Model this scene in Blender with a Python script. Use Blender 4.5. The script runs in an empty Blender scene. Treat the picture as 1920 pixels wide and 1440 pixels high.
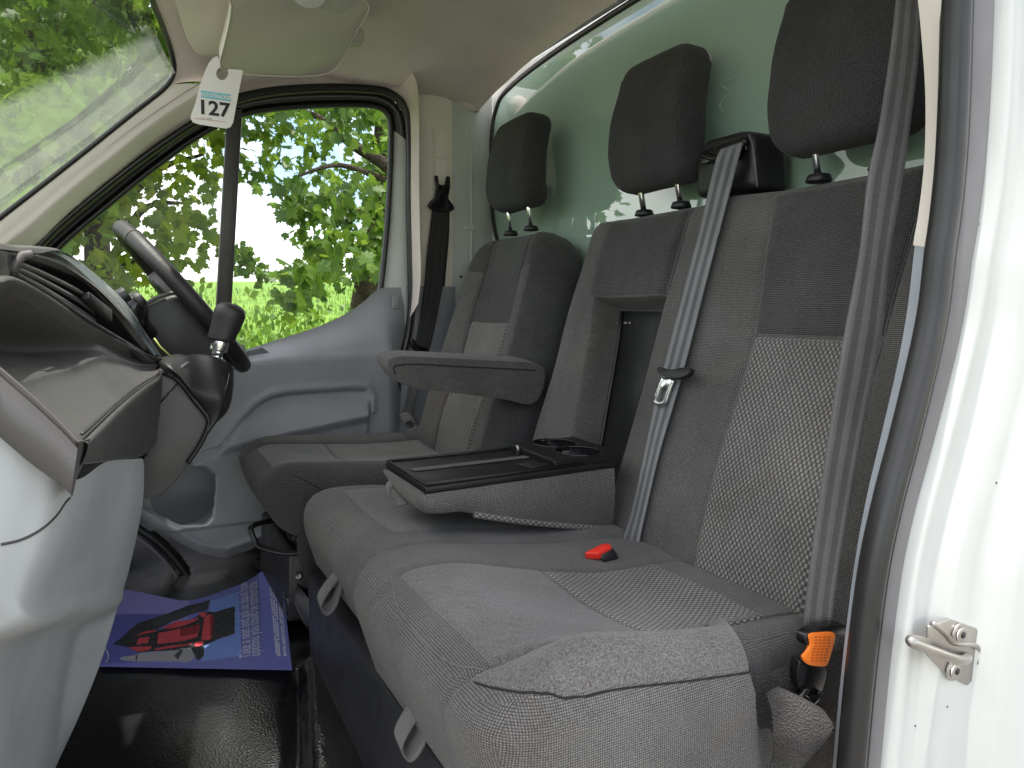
import bpy, bmesh, math, random
import numpy as np
from mathutils import Vector, Matrix
random.seed(7); RNG = np.random.default_rng(7)
SC = bpy.context.scene
COL = SC.collection

# ------------------------------------------------------------------ camera, sky, sun, exposure
CAM = Vector((-0.99, -0.81, 1.39)); YAW = math.radians(27.27); PITCH = math.radians(5.49); FOC = 1399.0
cd = bpy.data.cameras.new('camera'); cam = bpy.data.objects.new('camera', cd); COL.objects.link(cam)
cd.sensor_width = 36.0; cd.lens = 36.0 * FOC / 1920.0; cd.clip_start = 0.05; cd.clip_end = 2000
cam.location = CAM; cam.rotation_euler = (math.radians(90) - PITCH, 0, -YAW)
SC.camera = cam

SUN_DIR = Vector((-0.10, -0.06, 1.55)).normalized()          # towards the sun: nearly overhead, so it stays out of the cab
world = bpy.data.worlds.new("World"); SC.world = world; world.use_nodes = True
wn = world.node_tree; wn.nodes.clear()
wo = wn.nodes.new('ShaderNodeOutputWorld'); bg = wn.nodes.new('ShaderNodeBackground')
sky = wn.nodes.new('ShaderNodeTexSky'); sky.sky_type = 'NISHITA'; sky.sun_disc = False
sky.sun_elevation = math.asin(SUN_DIR.z); sky.sun_rotation = math.atan2(SUN_DIR.x, SUN_DIR.y)
sky.air_density = 1.0; sky.dust_density = 1.5; sky.ozone_density = 1.0
tc = wn.nodes.new('ShaderNodeTexCoord'); cn = wn.nodes.new('ShaderNodeTexNoise')
cn.inputs['Scale'].default_value = 2.6; cn.inputs['Detail'].default_value = 7; cn.inputs['Roughness'].default_value = 0.55
cr = wn.nodes.new('ShaderNodeValToRGB'); cr.color_ramp.elements[0].position = 0.40; cr.color_ramp.elements[1].position = 0.60
cm = wn.nodes.new('ShaderNodeMixRGB'); cm.inputs[2].default_value = (11.7, 11.2, 10.7, 1)
mp = wn.nodes.new('ShaderNodeMapping'); mp.inputs['Location'].default_value = (0.35, 0.9, 0.2); wn.links.new(tc.outputs['Generated'], mp.inputs['Vector']); wn.links.new(mp.outputs[0], cn.inputs['Vector']); wn.links.new(cn.outputs['Fac'], cr.inputs['Fac'])
wn.links.new(cr.outputs['Color'], cm.inputs[0]); wn.links.new(sky.outputs[0], cm.inputs[1])
wn.links.new(cm.outputs[0], bg.inputs[0]); bg.inputs[1].default_value = 0.13
wn.links.new(bg.outputs[0], wo.inputs[0])
sl = bpy.data.lights.new('sun', 'SUN'); so = bpy.data.objects.new('sun', sl); COL.objects.link(so)
sl.energy = 3.2; sl.angle = math.radians(1.0); sl.color = (1.0, 0.95, 0.88)
so.rotation_euler = SUN_DIR.to_track_quat('Z', 'Y').to_euler(); so.location = (0, -4, 8)
SC.view_settings.view_transform = 'Standard'; SC.view_settings.look = 'None'
SC.view_settings.exposure = 1.34; SC.view_settings.gamma = 1
SC.cycles.max_bounces = 10; SC.cycles.transparent_max_bounces = 16; SC.cycles.diffuse_bounces = 6
SC.cycles.sample_clamp_indirect = 6.0

# ------------------------------------------------------------------ helpers: points
FW = Vector((math.sin(YAW)*math.cos(PITCH), math.cos(YAW)*math.cos(PITCH), -math.sin(PITCH)))
RT = Vector((math.cos(YAW), -math.sin(YAW), 0)); UP = RT.cross(FW)
def px(u, v, x=None, y=None, z=None, plane=None):
    """a point of a real plane of the cab, read off the survey photograph"""
    d = FW + RT*((u-960)/FOC) + UP*((720-v)/FOC)
    if plane: t = (plane[0]-CAM).dot(plane[1]) / d.dot(plane[1])
    elif x is not None: t = (x-CAM.x)/d.x
    elif y is not None: t = (y-CAM.y)/d.y
    else: t = (z-CAM.z)/d.z
    return CAM + d*t
def V(*a): return Vector(a)
def L(r, g, b):
    f = lambda c: c/12.92 if c <= 0.04045 else ((c+0.055)/1.055)**2.4
    return (f(r/255), f(g/255), f(b/255), 1)
def catmull(pts, n=8, closed=False):
    P = [Vector(p) for p in pts]; out = []; m = len(P)
    rng = range(m) if closed else range(m-1)
    for i in rng:
        if closed: p0, p1, p2, p3 = P[i-1], P[i], P[(i+1) % m], P[(i+2) % m]
        else: p0, p1, p2, p3 = P[max(i-1, 0)], P[i], P[i+1], P[min(i+2, m-1)]
        for k in range(n):
            t = k/n; t2 = t*t; t3 = t2*t
            out.append(0.5*((2*p1) + (p2-p0)*t + (2*p0-5*p1+4*p2-p3)*t2 + (3*p1-p0-3*p2+p3)*t3))
    if not closed: out.append(P[-1].copy())
    return out

# ------------------------------------------------------------------ helpers: objects
def thing(name, label, cat, loc=(0, 0, 0), group=None):
    o = bpy.data.objects.new(name, None); COL.objects.link(o); o.location = loc
    o.empty_display_size = 0.05
    o['label'] = label; o['category'] = cat
    if group: o['group'] = group
    return o
def root_loc(o):
    l = Vector(o.location)
    while o.parent: o = o.parent; l += Vector(o.location)
    return l
def link(name, me, mat, parent=None, smooth=True, label=None):
    o = bpy.data.objects.new(name, me); COL.objects.link(o)
    if mat is not None:
        for m in (mat if isinstance(mat, (list, tuple)) else [mat]): me.materials.append(m)
    if smooth: me.polygons.foreach_set('use_smooth', [True]*len(me.polygons))
    if parent is not None:
        o.parent = parent
        r = parent
        while r.parent: r = r.parent
        if parent is r: o.matrix_parent_inverse = Matrix.Translation(-Vector(r.location))
    if label: o['label'] = label
    return o
def struct(o): o['kind'] = 'structure'; return o
def stuff(o): o['kind'] = 'stuff'; return o
def tag(o, label, cat, group=None):
    o['label'] = label; o['category'] = cat
    if group: o['group'] = group
    return o
def mesh(verts, faces, uvs=None, name='m'):
    me = bpy.data.meshes.new(name); me.from_pydata([tuple(v) for v in verts], [], faces)
    if uvs is not None:
        ul = me.uv_layers.new(name='UVMap')
        idx = np.empty(len(me.loops), dtype=np.int32); me.loops.foreach_get('vertex_index', idx)
        ul.data.foreach_set('uv', np.asarray(uvs, dtype=np.float32)[idx].ravel())
    me.update(); return me
def fixn(me):
    bm = bmesh.new(); bm.from_mesh(me); bmesh.ops.remove_doubles(bm, verts=bm.verts, dist=1e-5)
    bmesh.ops.recalc_face_normals(bm, faces=bm.faces); bm.to_mesh(me); bm.free(); return me
def grid_mesh(P, cu=False, cv=False, uv=None):
    """P[n][m] points -> quads; cu closes rows, cv closes columns"""
    P = np.array([[tuple(p) for p in r] for r in P], dtype=float); n, m = P.shape[:2]
    idx = np.arange(n*m).reshape(n, m); F = []
    for i in range(n if cu else n-1):
        for j in range(m if cv else m-1):
            F.append((idx[i, j], idx[i, (j+1) % m], idx[(i+1) % n, (j+1) % m], idx[(i+1) % n, j]))
    if uv is None:
        du = np.linalg.norm(np.diff(P, axis=0), axis=2).mean(axis=1) if n > 1 else np.zeros(0)
        dv = np.linalg.norm(np.diff(P, axis=1), axis=2).mean(axis=0) if m > 1 else np.zeros(0)
        uu = np.concatenate([[0], np.cumsum(du)]); vv = np.concatenate([[0], np.cumsum(dv)])
        uv = np.stack(np.meshgrid(vv, uu), axis=2)
    return mesh(P.reshape(-1, 3), [tuple(int(k) for k in f) for f in F], np.asarray(uv).reshape(-1, 2))
def frames(path):
    path = [Vector(p) for p in path]; T = []
    for i in range(len(path)):
        a = path[max(i-1, 0)]; b = path[min(i+1, len(path)-1)]; T.append((b-a).normalized())
    up = V(0, 0, 1) if abs(T[0].z) < 0.9 else V(0, 1, 0)
    nrm = (up - T[0]*up.dot(T[0])).normalized(); fr = []
    for t in T:
        nrm = (nrm - t*nrm.dot(t)).normalized(); fr.append((t, nrm, t.cross(nrm)))
    return path, fr
def tube_mesh(path, r, seg=10, cap=True, flat=1.0, closed=False):
    path, fr = frames(path); rows = []
    for i, (p, (t, n, b)) in enumerate(zip(path, fr)):
        rr = r[i] if isinstance(r, (list, tuple)) else r
        rows.append([p + n*(rr*math.cos(2*math.pi*k/seg)) + b*(rr*flat*math.sin(2*math.pi*k/seg)) for k in range(seg)])
    me = grid_mesh(rows, cv=True, cu=closed)
    if cap and not closed:
        bm = bmesh.new(); bm.from_mesh(me); bm.verts.ensure_lookup_table()
        k = len(rows)
        bm.faces.new([bm.verts[i] for i in range(seg)][::-1]); bm.faces.new([bm.verts[(k-1)*seg+i] for i in range(seg)])
        bmesh.ops.recalc_face_normals(bm, faces=bm.faces); bm.to_mesh(me); bm.free()
    return me
def sweep_mesh(path, section, e2=V(0, 1, 0), closed_sec=True):
    """section: list of (d, h): d in the plane of the path (left normal), h along e2"""
    path = [Vector(p) for p in path]; rows = []
    for i, p in enumerate(path):
        t = (path[min(i+1, len(path)-1)] - path[max(i-1, 0)]).normalized(); n = e2.cross(t).normalized()
        rows.append([p + n*d + e2*h for d, h in section])
    return fixn(grid_mesh(rows, cv=closed_sec))
def prism_mesh(poly, off, bevel=0.0, seg=2):
    bm = bmesh.new(); vs = [bm.verts.new(p) for p in poly]; f = bm.faces.new(vs)
    r = bmesh.ops.extrude_face_region(bm, geom=[f])
    bmesh.ops.translate(bm, vec=off, verts=[g for g in r['geom'] if isinstance(g, bmesh.types.BMVert)])
    bmesh.ops.recalc_face_normals(bm, faces=bm.faces)
    if bevel: bmesh.ops.bevel(bm, geom=list(bm.edges), offset=bevel, segments=seg, profile=0.5, affect='EDGES', clamp_overlap=True)
    me = bpy.data.meshes.new('m'); bm.to_mesh(me); bm.free(); return me
def box_mesh(c, s, bevel=0.004, rot=None, seg=2):
    bm = bmesh.new(); bmesh.ops.create_cube(bm, size=1.0)
    bmesh.ops.scale(bm, vec=s, verts=bm.verts)
    if bevel: bmesh.ops.bevel(bm, geom=list(bm.edges), offset=bevel, segments=seg, profile=0.5, affect='EDGES', clamp_overlap=True)
    if rot is not None: bmesh.ops.transform(bm, matrix=rot.to_4x4(), verts=bm.verts)
    bmesh.ops.translate(bm, vec=c, verts=bm.verts)
    me = bpy.data.meshes.new('m'); bm.to_mesh(me); bm.free(); return me
def cyl_mesh(a, b, r, r2=None, seg=20, bevel=0.0):
    a = Vector(a); b = Vector(b); r2 = r if r2 is None else r2; d = b-a; l = d.length
    if bevel:
        pts = [(0, r-bevel), (bevel*.3, r-bevel*.3), (bevel, r), (l-bevel, r2), (l-bevel*.3, r2-bevel*.3), (l, r2-bevel)]
    else: pts = [(0, r), (l, r2)]
    t = d.normalized(); path = [a + t*p[0] for p in pts]
    return tube_mesh(path, [p[1] for p in pts], seg)
def join_meshes(mes):
    bm = bmesh.new()
    for m in mes: bm.from_mesh(m)
    me = bpy.data.meshes.new('m'); bm.to_mesh(me); bm.free(); return me
def sheet_fill(outline, normal_off=0.0):
    """flat n-gon sheet"""
    return mesh(outline, [tuple(range(len(outline)))])
def text_mesh(body, size, bold=0.0, align='CENTER'):
    c = bpy.data.curves.new('t', 'FONT'); c.body = body; c.size = size; c.align_x = align; c.offset = bold
    o = bpy.data.objects.new('t', c); COL.objects.link(o)
    dg = bpy.context.evaluated_depsgraph_get(); me = bpy.data.meshes.new_from_object(o.evaluated_get(dg))
    bpy.data.objects.remove(o); bpy.data.curves.remove(c); return me

from mathutils.bvhtree import BVHTree
def on(me, u, v, off=0.0):
    """point of a built surface seen at a photo pixel, lifted off by off"""
    t = BVHTree.FromPolygons([x.co for x in me.vertices], [tuple(p.vertices) for p in me.polygons]) if not isinstance(me, BVHTree) else me
    d = (FW + RT*((u-960)/FOC) + UP*((720-v)/FOC)).normalized(); h = t.ray_cast(CAM, d)
    if h[0] is None: return None
    n = h[1] if h[1].dot(d) < 0 else -h[1]
    return h[0] + n*off
def bvh(me): return BVHTree.FromPolygons([x.co for x in me.vertices], [tuple(p.vertices) for p in me.polygons])
def line_on(t, pts, r, off=0.0006, n=5, seg=6):
    c = catmull([(u, v, 0) for u, v in pts], n); q = [on(t, p.x, p.y, off) for p in c]; q = [p for p in q if p is not None]
    return tube_mesh(q, r, seg)

# ------------------------------------------------------------------ materials
def newmat(name):
    m = bpy.data.materials.new(name); m.use_nodes = True; nt = m.node_tree
    return m, nt, nt.nodes['Principled BSDF']
def N(nt, t, **kw):
    n = nt.nodes.new(t)
    for k, v in kw.items(): setattr(n, k, v)
    return n
def mth(nt, op, a, b=None):
    n = N(nt, 'ShaderNodeMath', operation=op)
    for i, q in enumerate((a, b)):
        if q is None: continue
        if isinstance(q, (int, float)): n.inputs[i].default_value = q
        else: nt.links.new(q, n.inputs[i])
    return n.outputs[0]
def plastic(name, col, rough=0.5, grain=900, bump=0.12, var=0.12, spec=0.5, coat=0.0, gdist=0.0006):
    m, nt, b = newmat(name); t = N(nt, 'ShaderNodeTexCoord')
    n1 = N(nt, 'ShaderNodeTexNoise'); n1.inputs['Scale'].default_value = 7; n1.inputs['Detail'].default_value = 5
    nt.links.new(t.outputs['Object'], n1.inputs['Vector'])
    mr = N(nt, 'ShaderNodeMapRange'); mr.inputs[1].default_value = 0.3; mr.inputs[2].default_value = 0.7
    mr.inputs[3].default_value = 1-var; mr.inputs[4].default_value = 1+var
    nt.links.new(n1.outputs['Fac'], mr.inputs[0])
    mx = N(nt, 'ShaderNodeVectorMath', operation='SCALE'); mx.inputs[0].default_value = col[:3]
    nt.links.new(mr.outputs[0], mx.inputs['Scale']); nt.links.new(mx.outputs[0], b.inputs['Base Color'])
    b.inputs['Roughness'].default_value = rough; b.inputs['Specular IOR Level'].default_value = spec
    rr = N(nt, 'ShaderNodeMapRange'); rr.inputs[1].default_value = 0.3; rr.inputs[2].default_value = 0.7
    rr.inputs[3].default_value = max(rough-0.06, 0.02); rr.inputs[4].default_value = rough+0.08
    n3 = N(nt, 'ShaderNodeTexNoise'); n3.inputs['Scale'].default_value = 23; n3.inputs['Detail'].default_value = 6
    nt.links.new(t.outputs['Object'], n3.inputs['Vector']); nt.links.new(n3.outputs['Fac'], rr.inputs[0])
    nt.links.new(rr.outputs[0], b.inputs['Roughness'])
    if grain:
        vo = N(nt, 'ShaderNodeTexVoronoi'); vo.inputs['Scale'].default_value = grain
        nt.links.new(t.outputs['Object'], vo.inputs['Vector'])
        bp = N(nt, 'ShaderNodeBump'); bp.inputs['Strength'].default_value = bump; bp.inputs['Distance'].default_value = gdist
        nt.links.new(vo.outputs['Distance'], bp.inputs['Height']); nt.links.new(bp.outputs[0], b.inputs['Normal']); nt.links.new(bp.outputs[0], b.inputs['Coat Normal'])
    if coat: b.inputs['Coat Weight'].default_value = coat; b.inputs['Coat Roughness'].default_value = 0.12
    return m
def fabric(name, dark, light, per=0.0028, thr=0.0, stag=False, bump=0.5, sharp=1.0, sheen=0.15, dirt=0.25, fuzz=.28, per2=None, box=False):
    """woven cloth: UV in metres"""
    m, nt, b = newmat(name); t = N(nt, 'ShaderNodeTexCoord'); sp = N(nt, 'ShaderNodeSeparateXYZ')
    # slight wobble in the weave
    wn_ = N(nt, 'ShaderNodeTexNoise'); wn_.inputs['Scale'].default_value = 45; wn_.inputs['Detail'].default_value = 2
    nt.links.new(t.outputs['Object'], wn_.inputs['Vector'])
    va = N(nt, 'ShaderNodeVectorMath', operation='MULTIPLY_ADD'); va.inputs[1].default_value = (0.0012,)*3
    nt.links.new(wn_.outputs['Color'], va.inputs[0]); src = t.outputs['UV']
    if box:      # weave laid square to whichever way the cloth faces
        an = N(nt, 'ShaderNodeVectorMath', operation='ABSOLUTE'); nt.links.new(t.outputs['Normal'], an.inputs[0])
        s1 = N(nt, 'ShaderNodeSeparateXYZ'); nt.links.new(an.outputs[0], s1.inputs[0]); s2 = N(nt, 'ShaderNodeSeparateXYZ'); nt.links.new(t.outputs['Object'], s2.inputs[0])
        def comb(a, b_):
            c = N(nt, 'ShaderNodeCombineXYZ'); nt.links.new(s2.outputs[a], c.inputs[0]); nt.links.new(s2.outputs[b_], c.inputs[1]); return c.outputs[0]
        zx = mth(nt, 'GREATER_THAN', s1.outputs[2], mth(nt, 'MAXIMUM', s1.outputs[0], s1.outputs[1])); yx = mth(nt, 'GREATER_THAN', s1.outputs[1], s1.outputs[0])
        m1 = N(nt, 'ShaderNodeMixRGB'); nt.links.new(yx, m1.inputs[0]); nt.links.new(comb(1, 2), m1.inputs[1]); nt.links.new(comb(0, 2), m1.inputs[2])
        m2 = N(nt, 'ShaderNodeMixRGB'); nt.links.new(zx, m2.inputs[0]); nt.links.new(m1.outputs[0], m2.inputs[1]); nt.links.new(comb(0, 1), m2.inputs[2]); src = m2.outputs[0]
    nt.links.new(src, va.inputs[2]); nt.links.new(va.outputs[0], sp.inputs[0])
    k = 2*math.pi/per
    su = mth(nt, 'SINE', mth(nt, 'MULTIPLY', sp.outputs[0], k)); sv = mth(nt, 'SINE', mth(nt, 'MULTIPLY', sp.outputs[1], 2*math.pi/(per2 or per)))
    if stag: p = mth(nt, 'MULTIPLY', su, sv)
    else:
        p = mth(nt, 'MULTIPLY', mth(nt, 'MULTIPLY_ADD', su, 0.5), mth(nt, 'MULTIPLY_ADD', sv, 0.5))
        p = mth(nt, 'SUBTRACT', mth(nt, 'MULTIPLY', mth(nt, 'ADD', mth(nt, 'MULTIPLY', su, 0.5), 0.5), mth(nt, 'ADD', mth(nt, 'MULTIPLY', sv, 0.5), 0.5)), 0.25)
        p = mth(nt, 'MULTIPLY', p, 1.6)
    mr = N(nt, 'ShaderNodeMapRange'); mr.interpolation_type = 'SMOOTHSTEP'
    mr.inputs[1].default_value = thr-0.5/sharp; mr.inputs[2].default_value = thr+0.5/sharp
    nt.links.new(p, mr.inputs[0])
    mx = N(nt, 'ShaderNodeMixRGB'); mx.inputs[1].default_value = dark; mx.inputs[2].default_value = light
    nt.links.new(mr.outputs[0], mx.inputs[0])
    n1 = N(nt, 'ShaderNodeTexNoise'); n1.inputs['Scale'].default_value = 5; n1.inputs['Detail'].default_value = 8; n1.inputs['Roughness'].default_value = 0.65
    nt.links.new(t.outputs['Object'], n1.inputs['Vector'])
    r1 = N(nt, 'ShaderNodeMapRange'); r1.inputs[1].default_value = 0.3; r1.inputs[2].default_value = 0.7; r1.inputs[3].default_value = 1-dirt; r1.inputs[4].default_value = 1+dirt
    nt.links.new(n1.outputs['Fac'], r1.inputs[0])
    n2 = N(nt, 'ShaderNodeTexNoise'); n2.inputs['Scale'].default_value = 420; n2.inputs['Detail'].default_value = 2
    nt.links.new(t.outputs['Object'], n2.inputs['Vector'])
    r2 = N(nt, 'ShaderNodeMapRange'); r2.inputs[1].default_value = 0.3; r2.inputs[2].default_value = 0.7; r2.inputs[3].default_value = 1-fuzz; r2.inputs[4].default_value = 1+fuzz
    nt.links.new(n2.outputs['Fac'], r2.inputs[0])
    sc = N(nt, 'ShaderNodeVectorMath', operation='SCALE'); nt.links.new(mx.outputs[0], sc.inputs[0])
    nt.links.new(mth(nt, 'MULTIPLY', r1.outputs[0], r2.outputs[0]), sc.inputs['Scale'])
    n4 = N(nt, 'ShaderNodeTexNoise'); n4.inputs['Scale'].default_value = 6.5; n4.inputs['Detail'].default_value = 6; n4.inputs['Roughness'].default_value = 0.6; n4.inputs['Distortion'].default_value = 0.6
    nt.links.new(t.outputs['Object'], n4.inputs['Vector'])
    r4 = N(nt, 'ShaderNodeMapRange'); r4.inputs[1].default_value = 0.52; r4.inputs[2].default_value = 0.72; r4.inputs[4].default_value = 0.5 if dirt > .21 else 0.25
    nt.links.new(n4.outputs['Fac'], r4.inputs[0])
    mz = N(nt, 'ShaderNodeMixRGB', blend_type='MULTIPLY'); mz.inputs[2].default_value = (1.12, 1.0, 0.87, 1)
    nt.links.new(r4.outputs[0], mz.inputs[0]); nt.links.new(sc.outputs[0], mz.inputs[1]); nt.links.new(mz.outputs[0], b.inputs['Base Color'])
    b.inputs['Roughness'].default_value = 0.95; b.inputs['Specular IOR Level'].default_value = 0.15
    b.inputs['Sheen Weight'].default_value = sheen; b.inputs['Sheen Roughness'].default_value = 0.5
    bp = N(nt, 'ShaderNodeBump'); bp.inputs['Strength'].default_value = bump; bp.inputs['Distance'].default_value = 0.0012
    hh = mth(nt, 'ADD', p, mth(nt, 'MULTIPLY', n2.outputs['Fac'], 0.6))
    nt.links.new(hh, bp.inputs['Height'])
    n5 = N(nt, 'ShaderNodeTexNoise'); n5.inputs['Scale'].default_value = 13; n5.inputs['Detail'].default_value = 3; n5.inputs['Distortion'].default_value = 1.2
    nt.links.new(t.outputs['Object'], n5.inputs['Vector'])
    b5 = N(nt, 'ShaderNodeBump'); b5.inputs['Strength'].default_value = 0.22; b5.inputs['Distance'].default_value = 0.012
    nt.links.new(n5.outputs['Fac'], b5.inputs['Height']); nt.links.new(b5.outputs[0], bp.inputs['Normal'])
    nt.links.new(bp.outputs[0], b.inputs['Normal'])
    return m
def flat(name, col, rough=0.6, metal=0.0, spec=0.5):
    m, nt, b = newmat(name); b.inputs['Base Color'].default_value = col; b.inputs['Roughness'].default_value = rough
    b.inputs['Metallic'].default_value = metal; b.inputs['Specular IOR Level'].default_value = spec
    return m
def glass(name, tint=(1, 1, 1, 1), refl=1.0, haze=None):
    m, nt, b = newmat(name); nt.nodes.remove(b); out = nt.nodes['Material Output']
    tr = N(nt, 'ShaderNodeBsdfTransparent'); tr.inputs[0].default_value = tint
    gl = N(nt, 'ShaderNodeBsdfGlossy'); gl.inputs['Roughness'].default_value = 0.0
    fr = N(nt, 'ShaderNodeFresnel'); fr.inputs['IOR'].default_value = 1.5
    mx = N(nt, 'ShaderNodeMixShader'); nt.links.new(mth(nt, 'MULTIPLY', fr.outputs[0], refl), mx.inputs[0])
    nt.links.new(tr.outputs[0], mx.inputs[1]); nt.links.new(gl.outputs[0], mx.inputs[2])
    last = mx.outputs[0]
    if haze:
        # a film of pale colour painted into the glass for its reflected light
        fcol, amount, cen, rad, soft = haze
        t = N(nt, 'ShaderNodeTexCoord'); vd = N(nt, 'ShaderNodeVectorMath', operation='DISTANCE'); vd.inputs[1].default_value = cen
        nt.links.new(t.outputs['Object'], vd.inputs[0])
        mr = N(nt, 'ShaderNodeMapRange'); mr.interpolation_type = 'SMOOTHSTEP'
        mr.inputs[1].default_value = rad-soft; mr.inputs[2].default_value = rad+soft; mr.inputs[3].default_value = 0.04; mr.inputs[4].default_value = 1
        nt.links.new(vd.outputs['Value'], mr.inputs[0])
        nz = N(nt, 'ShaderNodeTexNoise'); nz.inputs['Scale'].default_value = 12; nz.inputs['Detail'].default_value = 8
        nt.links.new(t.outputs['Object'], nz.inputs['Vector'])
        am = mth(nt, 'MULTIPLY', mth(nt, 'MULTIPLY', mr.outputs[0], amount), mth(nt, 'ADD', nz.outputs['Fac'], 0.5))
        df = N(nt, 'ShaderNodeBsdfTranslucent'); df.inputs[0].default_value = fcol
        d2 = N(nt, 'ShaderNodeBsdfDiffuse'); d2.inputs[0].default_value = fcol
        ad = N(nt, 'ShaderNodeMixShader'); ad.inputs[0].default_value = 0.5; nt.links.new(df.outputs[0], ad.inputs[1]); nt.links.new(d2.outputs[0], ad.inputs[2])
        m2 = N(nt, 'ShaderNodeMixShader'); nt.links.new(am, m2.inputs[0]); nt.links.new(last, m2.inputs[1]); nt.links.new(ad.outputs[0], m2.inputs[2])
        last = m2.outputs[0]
    nt.links.new(last, out.inputs['Surface']); return m

M = {}
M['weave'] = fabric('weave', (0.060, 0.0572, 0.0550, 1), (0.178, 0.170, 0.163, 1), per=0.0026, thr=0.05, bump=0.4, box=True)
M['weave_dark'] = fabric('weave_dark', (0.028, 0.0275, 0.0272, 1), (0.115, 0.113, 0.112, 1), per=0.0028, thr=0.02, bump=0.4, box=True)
M['headrest'] = fabric('headrest_cloth', (0.022, 0.022, 0.0228, 1), (0.082, 0.082, 0.085, 1), box=True, per=0.0028, bump=0.4, sheen=0.08)
M['nap'] = fabric('nap', (0.092, 0.0875, 0.0835, 1), (0.148, 0.141, 0.135, 1), per=0.0017, bump=0.35, sheen=0.25, dirt=0.2, fuzz=.45, box=True)
M['insert'] = fabric('insert_cloth', (0.078, 0.0755, 0.0725, 1), (0.245, 0.237, 0.225, 1), per=0.0086, per2=0.0118, thr=0.15, stag=True, sharp=1.2, bump=0.7)
M['insert_far'] = fabric('insert_cloth_far', (0.085, 0.082, 0.074, 1), (0.27, 0.26, 0.235, 1), per=0.0095, thr=0.2, stag=True, sharp=1.6, bump=0.7)
M['stitch'] = flat('stitch_thread', (0.155, 0.15, 0.146, 1), 0.9)
M['seam'] = flat('seam_dark_cloth', (0.012, 0.012, 0.012, 1), 0.95)  # near-black cloth for the seam lines
M['black'] = plastic('black_plastic', (0.012, 0.012, 0.013, 1), 0.42, 700, 0.15)
M['gloss_black'] = plastic('gloss_black', (0.008, 0.008, 0.009, 1), 0.2, 0, 0)
M['tray'] = plastic('tray_plastic', (0.008, 0.008, 0.0085, 1), 0.45, 1500, 0.08, spec=.35)
M['dash'] = plastic('dash_plastic', (0.070, 0.0655, 0.064, 1), 0.48, 900, 0.22, gdist=0.0006, var=.08)
M['dash_dark'] = plastic('dash_dark_plastic', (0.026, 0.025, 0.025, 1), 0.5, 600, 0.3)
M['vent_frame'] = plastic('vent_frame_plastic', (0.11, 0.098, 0.095, 1), 0.34, 0, 0)
M['fascia'] = plastic('fascia_gloss', (0.07, 0.095, 0.105, 1), 0.28, 0, 0, spec=0.6)
M['grey'] = plastic('grey_plastic', (0.33, 0.345, 0.355, 1), 0.5, 900, 0.15)
M['door_grey'] = plastic('door_grey_plastic', (0.27, 0.28, 0.305, 1), 0.52, 900, 0.2)
M['door_dark'] = plastic('door_dark_plastic', (0.10, 0.108, 0.125, 1), 0.55, 800, 0.2)
M['trim_blue'] = plastic('trim_blue_grey', (0.34, 0.37, 0.41, 1), 0.5, 900, 0.1)
M['beige'] = plastic('beige_trim', (0.78, 0.715, 0.645, 1), 0.6, 1100, 0.06, var=0.05)
M['lining'] = plastic('roof_lining_felt', (0.66, 0.575, 0.54, 1), 0.9, 1400, 0.25, var=0.07, spec=0.2)
M['visor'] = plastic('visor_vinyl', (0.58, 0.52, 0.47, 1), 0.6, 1200, 0.1, var=0.06)
M['white'] = plastic('white_paint', (0.50, 0.515, 0.50, 1), 0.42, 0, 0, var=0.05, coat=0.05)
M['rubber'] = plastic('black_rubber', (0.013, 0.013, 0.014, 1), 0.34, 0, 0)
M['rubber_grey'] = plastic('grey_rubber', (0.14, 0.135, 0.142, 1), 0.55, 1300, 0.1)
M['leather'] = plastic('black_leather', (0.020, 0.019, 0.019, 1), 0.42, 620, 0.5, gdist=0.0008)
M['chrome'] = flat('chrome', (0.86, 0.87, 0.87, 1), 0.2, 1.0)
M['steel'] = plastic('zinc_steel', (0.30, 0.285, 0.27, 1), 0.32, 0, 0, var=0.4); M['steel'].node_tree.nodes['Principled BSDF'].inputs['Metallic'].default_value = 0.85
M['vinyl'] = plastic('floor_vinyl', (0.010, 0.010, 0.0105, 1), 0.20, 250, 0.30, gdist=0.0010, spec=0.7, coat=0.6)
M['carpet'] = plastic('felt_carpet', (0.085, 0.08, 0.077, 1), 0.95, 420, 1.0, var=0.45, spec=0.1, gdist=0.003)
M['navy'] = plastic('seat_box_panel', (0.020, 0.020, 0.024, 1), 0.42, 900, 0.15)
M['red'] = plastic('red_plastic', (0.75, 0.035, 0.022, 1), 0.3, 0, 0)
M['orange'] = plastic('orange_label', (0.85, 0.19, 0.012, 1), 0.5, 0, 0)
M['pane'] = glass('window_pane', (0.94, 0.97, 0.95, 1), 0.28)
M['card'] = flat('white_card', (0.74, 0.71, 0.69, 1), 0.5)
M['ink'] = flat('black_ink', (0.01, 0.01, 0.012, 1), 0.6)
M['ink_red'] = flat('red_ink', (0.45, 0.06, 0.05, 1), 0.6)
M['teal'] = flat('teal_ink', (0.16, 0.50, 0.58, 1), 0.6)
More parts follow.
